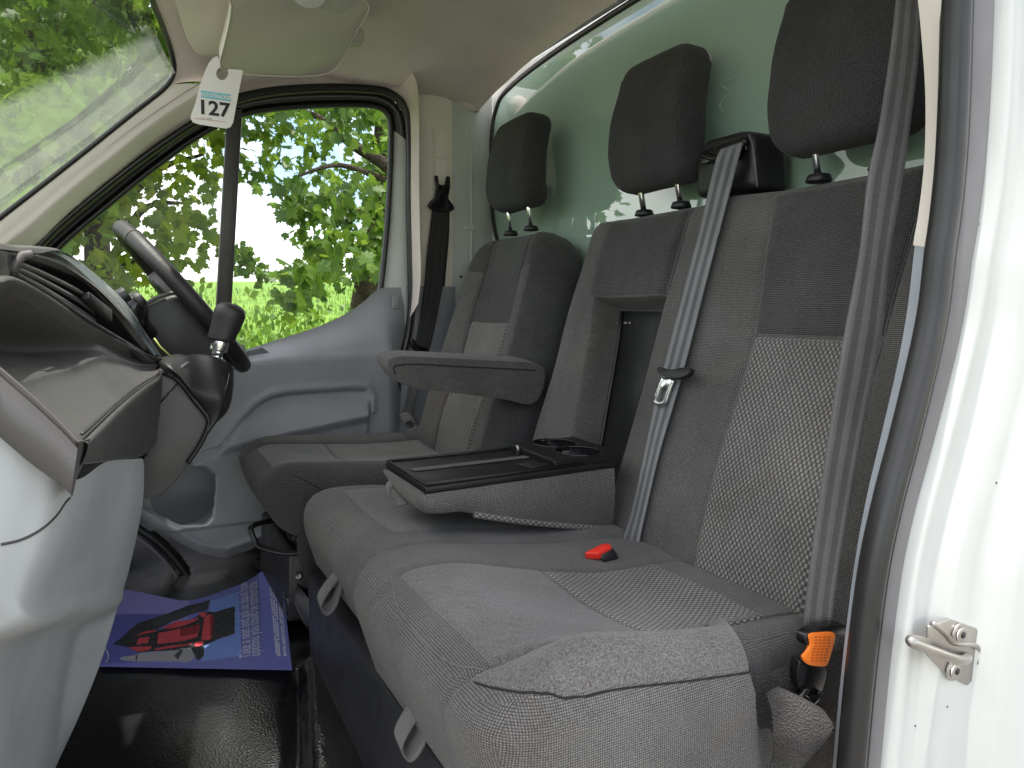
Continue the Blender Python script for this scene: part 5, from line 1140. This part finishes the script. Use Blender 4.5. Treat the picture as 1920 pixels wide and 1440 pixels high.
# far (driver) belt
db = thing('seat_belt', 'black driver seat belt hanging on the beige pillar beside the far window', 'seat belt', tuple(px(827, 385, y=1.37)), 'seat belts')
yd = 1.372
Ld = [px(u, v, y=yd) for u, v in ((810, 392), (806, 430), (800, 480), (795, 540), (786, 600), (778, 645), (774, 662))]; Rd = [px(u, v, y=yd-.010) for u, v in ((842, 392), (840, 430), (836, 480), (829, 540), (818, 600), (808, 645), (803, 664))]
add_belt('webbing', ribbon(Ld, Rd, 40), M['belt_black'], db)
Ld = [px(u, v, y=yd+.018) for u, v in ((812, 392), (811, 440), (812, 500), (812, 537))]; Rd = [px(u, v, y=yd+.014) for u, v in ((843, 392), (842, 440), (837, 500), (834, 537))]
add_belt('webbing', ribbon(Ld, Rd, 20), M['belt_black'], db)
fk = [px(u, v, y=yd-.004) for u, v in ((813, 330), (819, 330), (821, 346), (828, 348), (833, 346), (835, 331), (842, 332), (842, 352), (838, 372), (848, 386), (850, 393), (842, 398), (824, 398), (808, 394), (800, 388), (803, 380), (814, 370), (816, 352))]
link('belt_guide', prism_mesh(fk, V(0, -.012, 0), .003, 3), M['gloss_black'], db)
link('tongue_grip', prism_mesh(catmull([px(u, v, y=yd-.016) for u, v in ((770, 637), (776, 636), (784, 648), (800, 652), (801, 660), (792, 664), (780, 660), (773, 650))], 3, closed=True), V(0, .012, 0), .003), M['gloss_black'], db)
link('tongue', prism_mesh([px(784, 661, y=yd-.012), px(796, 662, y=yd-.012), px(792, 672, y=yd-.012), px(784, 672, y=yd-.012)], V(0, .003, 0), .0006), M['chrome'], db)
L2 = [px(u, v, y=yd) for u, v in ((776, 668), (766, 720), (756, 770), (750, 790))]; R2_ = [px(u, v, y=yd-.012) for u, v in ((800, 668), (786, 720), (774, 770), (772, 800))]
add_belt('webbing', ribbon(L2, R2_, 20), belt_mat('belt_dusty', (.06, .06, .062, 1), (.09, .09, .092, 1)), db)
crp = catmull([px(748, 786, y=1.33), px(760, 780, y=1.325), px(774, 790, y=1.32), px(778, 806, y=1.32), px(766, 812, y=1.32), px(756, 806, y=1.325)], 4)
add_belt('webbing_fold', ribbon([p+V(0, 0, .012) for p in crp], [p+V(.012, -.01, -.014) for p in crp], 24), belt_mat('belt_worn', (.16, .15, .145, 1), (.22, .21, .2, 1)), db)
# red buckle between cushion and backrest
rb = thing('belt_buckle', 'black belt buckle with a bright red release button between the seat cushions', 'buckle', tuple(px(1120, 1035, y=.19)))
fwb = (px(1097, 1036, y=.19)-px(1146, 1022, y=.165)).normalized()
link('release_button', prism_mesh([px(1095, 1036, y=.150), px(1128, 1019, y=.155), px(1142, 1018, y=.150), px(1147, 1024, y=.14), px(1122, 1037, y=.135)], V(.004, .002, -.012), .002, 3), M['red'], rb)
link('buckle_body', prism_mesh([px(1122, 1039, y=.138), px(1150, 1024, y=.142), px(1160, 1046, y=.136), px(1130, 1052, y=.131)], V(.02, .012, -.03), .004, 2), M['black'], rb)

# ================================================================== PAPER FLOOR MAT
pm = thing('paper_mat', 'blue printed paper floor mat picturing a red and black seat with white lettering', 'paper mat', (-.9, .9, .69))
def near_pt(s_):
    p = px(186, 1250, z=.687).lerp(px(547, 1234, z=.712), s_); p.z = .687 if s_ < .93 else .687+.026*sstep(np.array(s_), .93, 1.0); return p
far_px = catmull([(150, 1095, 0), (240, 1106, 0), (290, 1116, 0), (345, 1126, 0), (385, 1119, 0), (425, 1105, 0), (462, 1090, 0), (495, 1068, 0), (524, 1046, 0)], 6)
fx = np.array([p.x for p in far_px]); fy = np.array([p.y for p in far_px])
def far_pt(s_):
    u = 215+(526-215)*s_; v = np.interp(u, fx, fy); y = 1.27-.05*s_
    p = px(u, v, z=.693)
    if p.y > y: p = px(u, v, y=y)
    return p
def sheet(s_, t_, off=0.0):
    a = near_pt(s_); b = far_pt(s_); p = a.lerp(b, t_)
    zl = .687 + (b.z-.687)*t_**2.2; p.z = zl + .006*math.sin(s_*7+t_*4)*t_*(1-t_) + off; return p
NS, NT = 250, 190
Pg = [[sheet(i/NS, j/NT) for j in range(NT+1)] for i in range(NS+1)]
me = grid_mesh(Pg)
def inpoly(P_, x, y):
    r = np.zeros(x.shape, bool); n = len(P_)
    for i in range(n):
        (x1, y1), (x2, y2) = P_[i], P_[i-1]
        c = ((y1 > y) != (y2 > y)) & (x < (x2-x1)*(y-y1)/(y2-y1+1e-12)+x1); r ^= c
    return r
si, ti = np.meshgrid((np.arange(NS)+.5)/NS, (np.arange(NT)+.5)/NT, indexing='ij')
def st(u, v):
    """place of a photo pixel on the flat sheet (s along, t across)"""
    best = None; d = 1e9
    for i in range(0, NS+1, 2):
        for j in range(0, NT+1, 2):
            q = STG[i//2][j//2]; e = (q[0]-u)**2+(q[1]-v)**2
            if e < d: d = e; best = (i/NS, j/NT)
    return best
def pj(p):
    d = p-CAM; k = d.dot(FW); return (960+FOC*d.dot(RT)/k, 720-FOC*d.dot(UP)/k)
STG = np.array([[pj(Pg[i][j]) for j in range(0, NT+1, 2)] for i in range(0, NS+1, 2)])
def stq(u, v):
    e = (STG[..., 0]-u)**2+(STG[..., 1]-v)**2; i, j = np.unravel_index(np.argmin(e), e.shape); return (i*2/NS, j*2/NT)
cw = lambda pts: [stq(180+x*380/1920, 1040+y*220/1112) for x, y in pts]       # coordinates as read on an enlarged view of the print
mats = [flat('print_blue', (0.17, 0.18, 0.50, 1), .42), flat('print_violet', (0.28, 0.25, 0.56, 1), .42), flat('print_bright', (0.19, 0.31, 0.70, 1), .42), flat('print_black', (.022, .022, .024, 1), .42),
        flat('print_red', (.62, .07, .08, 1), .42), flat('print_red_dark', (.27, .018, .028, 1), .42), flat('print_grey', (.36, .36, .37, 1), .42), flat('print_charcoal', (.055, .055, .06, 1), .42), flat('print_navy', (.11, .115, .37, 1), .42)]
mi = np.zeros(si.shape, int)
mi[(si < .45) & (ti > .52+.3*si)] = 1
shapes = [(8, [(60, 560), (700, 560), (700, 1010), (40, 1040)]), (2, [(1080, 440), (1350, 350), (1385, 960), (990, 1010), (1020, 870), (1080, 800)]), (3, [(150, 850), (220, 800), (400, 650), (560, 600), (860, 480), (1080, 430), (1060, 520), (900, 560), (700, 640), (560, 720), (900, 620), (1010, 540), (1130, 545), (1310, 490), (1310, 750), (1150, 800), (1020, 870), (1020, 960), (960, 1010), (930, 960), (840, 900), (600, 910), (400, 925), (300, 880)]),
          (7, [(520, 620), (700, 560), (1000, 470), (1010, 520), (800, 590), (560, 690)]), (4, [(620, 690), (760, 630), (960, 600), (980, 610), (900, 650), (700, 705)]), (4, [(595, 740), (800, 700), (985, 650), (960, 780), (580, 850)]), (5, [(800, 700), (985, 650), (965, 740), (800, 770)]),
          (4, [(970, 560), (1030, 540), (1060, 560), (1010, 600)]), (4, [(1030, 590), (1080, 560), (1115, 570), (1100, 800), (1050, 812), (995, 800)]), (5, [(1085, 562), (1115, 570), (1100, 800), (1080, 806)]), (4, [(930, 860), (960, 825), (1030, 812), (1010, 850), (950, 870)]), (4, [(555, 890), (700, 865), (930, 830), (900, 850), (560, 908)]),
          (4, [(385, 850), (405, 790), (500, 780), (500, 830)]), (4, [(360, 775), (460, 730), (560, 715), (580, 730), (470, 750)]), (4, [(310, 880), (430, 870), (540, 870), (500, 900), (400, 918)]),
          (6, [(230, 1000), (240, 970), (380, 950), (420, 930), (780, 905), (815, 885), (900, 880), (935, 960), (900, 1010), (830, 1020), (760, 1010), (380, 1012)]), (7, [(385, 955), (395, 952), (380, 1010), (370, 1008)]), (7, [(740, 960), (800, 900), (820, 905), (780, 1000)])]
for k, pts in shapes:
    mi[inpoly(cw(pts), si, ti)] = k
for m_ in mats: me.materials.append(m_)
# a little mottling inside the black of the pictured upholstery
mot = (np.sin(si*90)*np.sin(ti*70+si*30) > .55) & (mi == 3); mi[mot] = 7
me.polygons.foreach_set('material_index', mi.ravel().astype(np.int32))
link('sheet', me, None, pm)
def sheet_text(body, p0, p1, hpx, name, n=1, w=None):
    """lettering running from p0 to p1 (photo pixels) on the sheet"""
    a = stq(*p0); b = stq(*p1); tm_ = text_mesh(body, 1.0, 0.0, 'LEFT')
    xs_ = [v.co.x for v in tm_.vertices]; wdt = max(xs_)
    bm = bmesh.new(); bm.from_mesh(tm_); bmesh.ops.triangulate(bm, faces=bm.faces); bm.to_mesh(tm_); bm.free()
    d = Vector((b[0]-a[0], b[1]-a[1]))/wdt
    for v in tm_.vertices:
        s_ = a[0]+d.x*v.co.x - hpx*v.co.y; t_ = a[1]+d.y*v.co.x
        v.co = sheet(min(max(s_, 0), 1), min(max(t_, 0), 1), .0009)
    link(name, tm_, M['card_print'], pm, False)
M['card_print'] = flat('white_print', (.72, .72, .78, 1), .5)
C2 = lambda x, y: (180+x*380/1920, 1040+y*220/1112)
sheet_text('Take a seat and ask us about how', C2(1465, 985), C2(1440, 255), .088, 'lettering')
sheet_text('options you could be comfortable', C2(1555, 960), C2(1530, 235), .088, 'lettering')
for k, (x0, x1, y1) in enumerate(((1708, 1640, 110), (1728, 1662, 90), (1746, 1682, 85), (1790, 1705, 85), (1800, 1745, 250))):
    a = stq(*C2(x0, 966)); b = stq(*C2(x1, y1)); segs = []
    n = 54
    for i in range(n):
        if (i*7+k*3) % 11 == 0: continue
        s0 = a[0]+(b[0]-a[0])*i/n; t0_ = a[1]+(b[1]-a[1])*i/n; s1 = a[0]+(b[0]-a[0])*(i+.75)/n; t1_ = a[1]+(b[1]-a[1])*(i+.75)/n
        w = .0035
        segs.append(mesh([sheet(s0-w, t0_, .0009), sheet(s1-w, t1_, .0009), sheet(min(s1+w, 1), t1_, .0009), sheet(min(s0+w, 1), t0_, .0009)], [(0, 1, 2, 3)]))
    link('small_print', join_meshes(segs), M['card_print'], pm, False)
cir = [C2(10, 855), C2(60, 870), C2(105, 910), C2(125, 960), C2(115, 1000), C2(90, 1020)]
link('print_arc', tube_mesh([sheet(*stq(*c), .0008) for c in cir], .0007, 5), M['card_print'], pm)
# ================================================================== OUTSIDE
def ground_z(x, y):
    h = 0.0*x + 0.35*sstep(y, 3.0, 7.0) + 3.6*sstep(y, 10, 75) + 0.012*np.maximum(x, 0)*sstep(y, 6, 40)*2.2
    return h + 0.10*np.sin(x*.23+1)*np.sin(y*.19) * sstep(y, 4, 12)
gx_ = np.concatenate([np.linspace(-400, -40, 14), np.linspace(-36, 60, 70), np.linspace(70, 400, 14)]); gy_ = np.concatenate([np.linspace(-300, -12, 12), np.linspace(-10, 90, 90), np.linspace(100, 500, 14)])
GX, GY = np.meshgrid(gx_, gy_)
def grassmat(name, c1, c2, scale, tl=0.0):
    m, nt, b = newmat(name); t = N(nt, 'ShaderNodeTexCoord'); n1 = N(nt, 'ShaderNodeTexNoise'); n1.inputs['Scale'].default_value = scale; n1.inputs['Detail'].default_value = 8
    nt.links.new(t.outputs['Object'], n1.inputs['Vector']); cr = N(nt, 'ShaderNodeValToRGB'); cr.color_ramp.elements[0].position = .35; cr.color_ramp.elements[1].position = .65; cr.color_ramp.elements[0].color = c1; cr.color_ramp.elements[1].color = c2
    nt.links.new(n1.outputs['Fac'], cr.inputs[0]); nt.links.new(cr.outputs[0], b.inputs['Base Color']); b.inputs['Roughness'].default_value = .8; b.inputs['Specular IOR Level'].default_value = .15
    return m
M['field'] = grassmat('field_grass', (.075, .15, .016, 1), (.125, .215, .026, 1), 0.7)
struct(link('field', grid_mesh(np.stack([GX, GY, ground_z(GX, GY)-0.02*((GY > -9) & (GY < 2.2))], -1)), M['field'], None))
tr_ = [[V(x, y, 0.012+.002*math.sin(x*3)) for y in np.linspace(-9, 2.3, 24)] for x in np.linspace(-14, 14, 30)]
struct(link('yard', grid_mesh(tr_), plastic('yard_gravel', (.20, .19, .175, 1), .9, 60, .8, var=.3, gdist=.01), None))
def leafmat(name, ramp, trans=.5):
    m, nt, b = newmat(name); nt.nodes.remove(b); out = nt.nodes['Material Output']
    gi = N(nt, 'ShaderNodeNewGeometry'); oi = N(nt, 'ShaderNodeObjectInfo')
    t = N(nt, 'ShaderNodeTexCoord'); nz = N(nt, 'ShaderNodeTexNoise'); nz.inputs['Scale'].default_value = 1.6; nt.links.new(gi.outputs['Position'], nz.inputs['Vector'])
    r = mth(nt, 'FRACT', mth(nt, 'ADD', mth(nt, 'ADD', gi.outputs['Random Per Island'], oi.outputs['Random']), 0.0))
    f = mth(nt, 'ADD', mth(nt, 'MULTIPLY', r, .6), mth(nt, 'MULTIPLY', nz.outputs['Fac'], .45))
    cr = N(nt, 'ShaderNodeValToRGB'); e = cr.color_ramp.elements; e[0].position = .1; e[0].color = ramp[0]; e[1].position = .9; e[1].color = ramp[-1]
    for i, c in enumerate(ramp[1:-1]): q = e.new(.1+.8*(i+1)/(len(ramp)-1)); q.color = c
    nt.links.new(f, cr.inputs[0])
    d = N(nt, 'ShaderNodeBsdfDiffuse'); tl = N(nt, 'ShaderNodeBsdfTranslucent'); gl = N(nt, 'ShaderNodeBsdfGlossy'); gl.inputs['Roughness'].default_value = .45; gl.inputs[0].default_value = (.5, .5, .5, 1)
    nt.links.new(cr.outputs[0], d.inputs[0])
    hs = N(nt, 'ShaderNodeHueSaturation'); hs.inputs['Value'].default_value = 1.35; hs.inputs['Hue'].default_value = .488; nt.links.new(cr.outputs[0], hs.inputs['Color']); nt.links.new(hs.outputs[0], tl.inputs[0])
    a = N(nt, 'ShaderNodeMixShader'); a.inputs[0].default_value = trans; nt.links.new(d.outputs[0], a.inputs[1]); nt.links.new(tl.outputs[0], a.inputs[2])
    b2 = N(nt, 'ShaderNodeMixShader'); b2.inputs[0].default_value = .04; nt.links.new(a.outputs[0], b2.inputs[1]); nt.links.new(gl.outputs[0], b2.inputs[2]); nt.links.new(b2.outputs[0], out.inputs['Surface'])
    return m
M['leaf'] = leafmat('maple_leaf', [(.028, .070, .010, 1), (.060, .125, .014, 1), (.095, .175, .020, 1), (.15, .23, .028, 1)], .5)
M['leaf_gold'] = leafmat('maple_leaf_gold', [(.05, .11, .008, 1), (.12, .185, .014, 1), (.21, .25, .024, 1)], .5)
M['bush'] = leafmat('weed_leaf', [(.035, .085, .010, 1), (.085, .17, .016, 1), (.15, .25, .03, 1)], .4)
M['bark'] = plastic('bark', (.055, .042, .032, 1), .9, 40, 1.0, var=.5, gdist=.02, spec=.1)
# maple leaf outline (one half), mirrored
half = [(0, -.42), (.10, -.30), (.33, -.33), (.27, -.20), (.50, -.10), (.40, -.02), (.52, .16), (.33, .13), (.31, .24), (.18, .16), (.20, .36), (.10, .34), (0, .58)]
outl = half + [(-x, y) for x, y in half[-2:0:-1]]
def leaf_arrays():
    vs = [(0, 0, .0)]+[(x, y, -.22*(abs(x)**1.3)-.10*y*y) for x, y in outl]; n = len(outl)
    return np.array(vs), [(0, 1+i, 1+(i+1) % n) for i in range(n)]
LV, LF = leaf_arrays()
small_v = np.array([(0, -.5, 0), (.3, -.1, -.06), (.34, .12, -.05), (0, .55, -.04), (-.34, .12, -.05), (-.3, -.1, -.06)]); small_f = [(0, 1, 2), (0, 2, 3), (0, 3, 4), (0, 4, 5)]
def randrot(n, up=0.55):
    out = np.empty((n, 3, 3))
    for i in range(n):
        nn = Vector((RNG.normal(), RNG.normal()-.25, RNG.normal()*.6+up)).normalized(); a = RNG.uniform(0, 2*math.pi)
        t = nn.orthogonal().normalized(); b = nn.cross(t); t2 = t*math.cos(a)+b*math.sin(a); 
        d = Vector((0, 0, -1)); t2 = (t2 + (d-nn*d.dot(nn))*1.2); t2 = (t2-nn*t2.dot(nn)).normalized()    # tips droop
        out[i] = np.array([t2.cross(nn), t2, nn]).T
    return out
def scatter_mesh(pos, size, lv=LV, lf=LF, up=.55):
    n = len(pos); R = randrot(n, up); V_ = np.einsum('nij,kj->nki', R, lv)*size[:, None, None]+pos[:, None, :]; k = len(lv)
    F = np.array(lf)[None]+(np.arange(n)*k)[:, None, None]
    me = bpy.data.meshes.new('m'); me.vertices.add(n*k); me.vertices.foreach_set('co', V_.reshape(-1)); F = F.reshape(-1, 3)
    me.loops.add(len(F)*3); me.loops.foreach_set('vertex_index', F.reshape(-1).astype(np.int32)); me.polygons.add(len(F)); me.polygons.foreach_set('loop_start', (np.arange(len(F))*3).astype(np.int32)); me.update(calc_edges=True)
    return me
def at(u, v, d): return CAM + (FW + RT*((u-960)/FOC) + UP*((720-v)/FOC))*d
def cloud(specs):
    P = []
    for (u, v, d, r, n) in specs:
        c = at(u, v, d); q = RNG.normal(size=(n, 3)); q /= np.linalg.norm(q, axis=1)[:, None]; q *= (RNG.random(n)**.5)[:, None]*r
        q[:, 2] *= .75; P.append(q+np.array(c))
    return np.concatenate(P)
def tree(label, loc, trunk, limbs, specs, mat, leafsize, nparts, group=None, back=None, cat='tree', lv=LV, lf=LF):
    t = thing('maple_tree', label, cat, loc, 'maple trees beyond the van')
    link('trunk', tube_mesh(catmull([p for p, r in trunk], 5), [r for r in np.interp(np.linspace(0, len(trunk)-1, (len(trunk)-1)*5+1), range(len(trunk)), [r for p, r in trunk])], 12), M['bark'], t)
    for lm in limbs:
        pts = [p for p, r in lm]; k = (len(pts)-1)*5+1
        link('branch', tube_mesh(catmull(pts, 5), list(np.interp(np.linspace(0, len(pts)-1, k), range(len(pts)), [r for p, r in lm])), 8), M['bark'], t)
    P = cloud(specs); S = leafsize*(0.5+.85*RNG.random(len(P)))
    d = np.array([(Vector(p)-CAM).length for p in P]); o = np.argsort(d)
    # the nearest leaves are objects of their own, the rest of the crown one mesh
    uvp = np.array([pj(Vector(P[i])) for i in o]); vis = [o[k] for k in range(len(o)) if -20 < uvp[k][0] < 760 and -20 < uvp[k][1] < 660]
    near = list(vis[:nparts]); rest = np.array([i for i in range(len(P)) if i not in set(near)])
    if len(rest): stuff(link('crown', scatter_mesh(P[rest], S[rest], lv, lf), mat, t, False))
    if near:
        base = mesh(lv, lf); base.materials.append(mat); R = randrot(len(near))
        for k, i in enumerate(near):
            o2_ = bpy.data.objects.new('leaf', base); COL.objects.link(o2_); o2_.parent = t; s_ = S[i]
            Mx = Matrix([[*(R[k][r]*s_), P[i][r]-t.location[r]] for r in range(3)]+[[0, 0, 0, 1]]); o2_.matrix_basis = Mx
    return t
# tree that fills the windscreen
sp1 = []
for u in range(-260, 420, 55):
    for v in range(-120, 430, 55):
        if v > 445-.78*u: continue
        sp1.append((u+RNG.uniform(-20, 20), v+RNG.uniform(-20, 20), RNG.uniform(4.0, 6.5), .40, 54))
T1 = at(-150, 400, 6.5); T1.z = 0
tree('leafy green maple tree filling the view through the windscreen', tuple(T1), [(T1, .20), (T1+V(.1, .1, 1.6), .17), (T1+V(.0, .1, 3.2), .10), (T1+V(.1, .2, 4.6), .04)],
     [[(T1+V(.05, .1, 1.7), .08), (at(60, 330, 5.6), .05), (at(160, 260, 5.2), .02)], [(T1+V(.05, .1, 2.3), .07), (at(100, 130, 5.8), .04), (at(250, 60, 5.4), .015)]], sp1, M['leaf'], .135, 150)
# darker mass behind it
sp1b = []
for u in range(-350, 420, 90):
    for v in range(-200, 470, 90):
        if v > 330-.78*u: continue
        sp1b.append((u, v, RNG.uniform(8, 10.5), .7, 40))
T1b = at(-100, 420, 9.5); T1b.z = 0
tree('darker maple tree standing behind the tree in the windscreen', tuple(T1b), [(T1b, .25), (T1b+V(.1, .1, 2.5), .2), (T1b+V(.3, .1, 5.0), .06)], [[(T1b+V(0, .1, 2.4), .08), (at(80, 200, 9.2), .03)]], sp1b, M['leaf'], .26, 0)
# tree seen in the driver's window
sp2 = []
def add(lst, d0, d1, r, n):
    for (u, v) in lst: sp2.append((u, v, RNG.uniform(d0, d1), r, n))
add([(450, 200), (490, 215), (540, 200), (590, 205), (640, 205), (690, 210), (725, 215), (500, 180), (560, 178), (620, 178), (680, 180)], 4.0, 6.2, .24, 46)
add([(480, 270), (520, 290), (560, 255), (600, 275), (650, 250), (700, 260), (470, 315), (510, 330), (580, 320), (620, 330), (670, 310), (705, 320)], 4.3, 6.2, .17, 22)
add([(540, 370), (575, 360), (620, 370), (660, 360), (700, 365), (560, 400), (590, 410), (630, 415), (670, 410), (715, 400), (570, 445), (600, 455), (640, 450), (680, 445), (715, 450), (590, 490), (620, 495), (655, 490), (690, 500), (715, 490), (600, 525), (560, 520), (555, 550), (540, 560)], 3.9, 5.6, .16, 30)
add([(470, 500), (455, 485), (490, 520), (440, 470)], 5.5, 6.5, .14, 30)
T2 = at(640, 560, 9.0); T2.z = .3
tree("maple branches hanging in the right half of the driver's window", tuple(T2), [(T2, .16), (T2+V(.2, -.5, 1.6), .14), (T2+V(.1, -1.4, 3.0), .08), (T2+V(-.3, -2.2, 3.8), .03)],
     [[(T2+V(.15, -.9, 2.3), .06), (at(740, 330, 6.0), .055), (at(660, 270, 5.6), .04), (at(600, 222, 5.2), .025), (at(540, 200, 5.0), .01)], [(at(740, 345, 6.0), .03), (at(640, 310, 5.4), .018), (at(560, 330, 5.0), .008)], [(at(745, 420, 5.5), .03), (at(680, 400, 5.2), .02), (at(610, 380, 4.8), .008)], [(at(740, 480, 5.5), .02), (at(660, 470, 5.0), .012), (at(590, 500, 4.6), .006)]], sp2, M['leaf'], .086, 150)
sp3 = []
for (u, v) in [(120, 455), (160, 430), (200, 400), (240, 370), (280, 340), (320, 310), (360, 280), (400, 260), (420, 300), (380, 330), (340, 360), (300, 390), (260, 420), (220, 450), (300, 440), (340, 420), (370, 400), (350, 455), (200, 480), (180, 500), (230, 500), (260, 480), (300, 490), (390, 240), (330, 500), (380, 440), (210, 530), (240, 545), (170, 530), (410, 225)]:
    sp3.append((u, v, RNG.uniform(4.6, 6.4), .23, 25))
T3 = at(185, 520, 6.6); T3.z = .1
tree("golden green maple tree behind the steering wheel and quarter window", tuple(T3), [(T3, .17), (T3+V(.03, .05, 1.0), .13), (T3+V(.0, .05, 2.0), .10), (T3+V(.1, .1, 3.4), .05)],
     [[(T3+V(.0, .05, 1.5), .05), (at(260, 400, 6.2), .03), (at(340, 380, 5.8), .01)], [(T3+V(.0, .05, 1.9), .05), (at(280, 330, 6.0), .03), (at(380, 290, 5.6), .01)], [(T3+V(0, 0, 1.1), .03), (at(230, 500, 6.0), .02), (at(300, 505, 5.8), .008)]], sp3, M['leaf_gold'], .10, 0)
# weeds along the field edge, and meadow grass
n = 16000; yy = 4.4+9*RNG.random(n)**1.5; xx = -4+yy*.62*RNG.uniform(-.9, 1.25, n); h = RNG.random(n)**.8*(.62+.26*np.sin(xx*1.7+yy)+.14*np.sin(xx*6.1+2*yy))*1.35
zz = ground_z(xx, yy)+h
stuff(tag(link('weeds', scatter_mesh(np.stack([xx, yy, zz], -1), .085*(.5+RNG.random(n)), small_v, small_f, .8), M['bush'], None, False), 'bright green weeds and nettles growing along the edge of the field', 'weeds'))
n = 26000; yy = 8+40*RNG.random(n)**1.5; xx = -4+yy*.62*RNG.uniform(-.9, 1.4, n); zz = ground_z(xx, yy)+.08
gv = np.array([(-.05, 0, -.5), (.05, 0, -.5), (.02, .06, .2), (0, .12, .7)]); gf = [(0, 1, 2), (0, 2, 3)]
Vv = np.empty((n, 4, 3)); a_ = RNG.uniform(0, 6.28, n); s_ = .22*(.6+RNG.random(n)); ca, sa = np.cos(a_), np.sin(a_)
for k in range(4):
    Vv[:, k, 0] = (gv[k, 0]*ca-gv[k, 1]*sa)*s_*1.6+xx; Vv[:, k, 1] = (gv[k, 0]*sa+gv[k, 1]*ca)*s_*1.6+yy; Vv[:, k, 2] = gv[k, 2]*s_+zz
F = (np.array(gf)[None]+(np.arange(n)*4)[:, None, None]).reshape(-1, 3); mg = bpy.data.meshes.new('m'); mg.vertices.add(n*4); mg.vertices.foreach_set('co', Vv.reshape(-1)); mg.loops.add(len(F)*3); mg.loops.foreach_set('vertex_index', F.reshape(-1).astype(np.int32)); mg.polygons.add(len(F)); mg.polygons.foreach_set('loop_start', (np.arange(len(F))*3).astype(np.int32)); mg.update(calc_edges=True)
stuff(tag(link('meadow_grass', mg, M['bush'], None, False), 'bright meadow grass on the sloping field beyond the weeds', 'grass'))
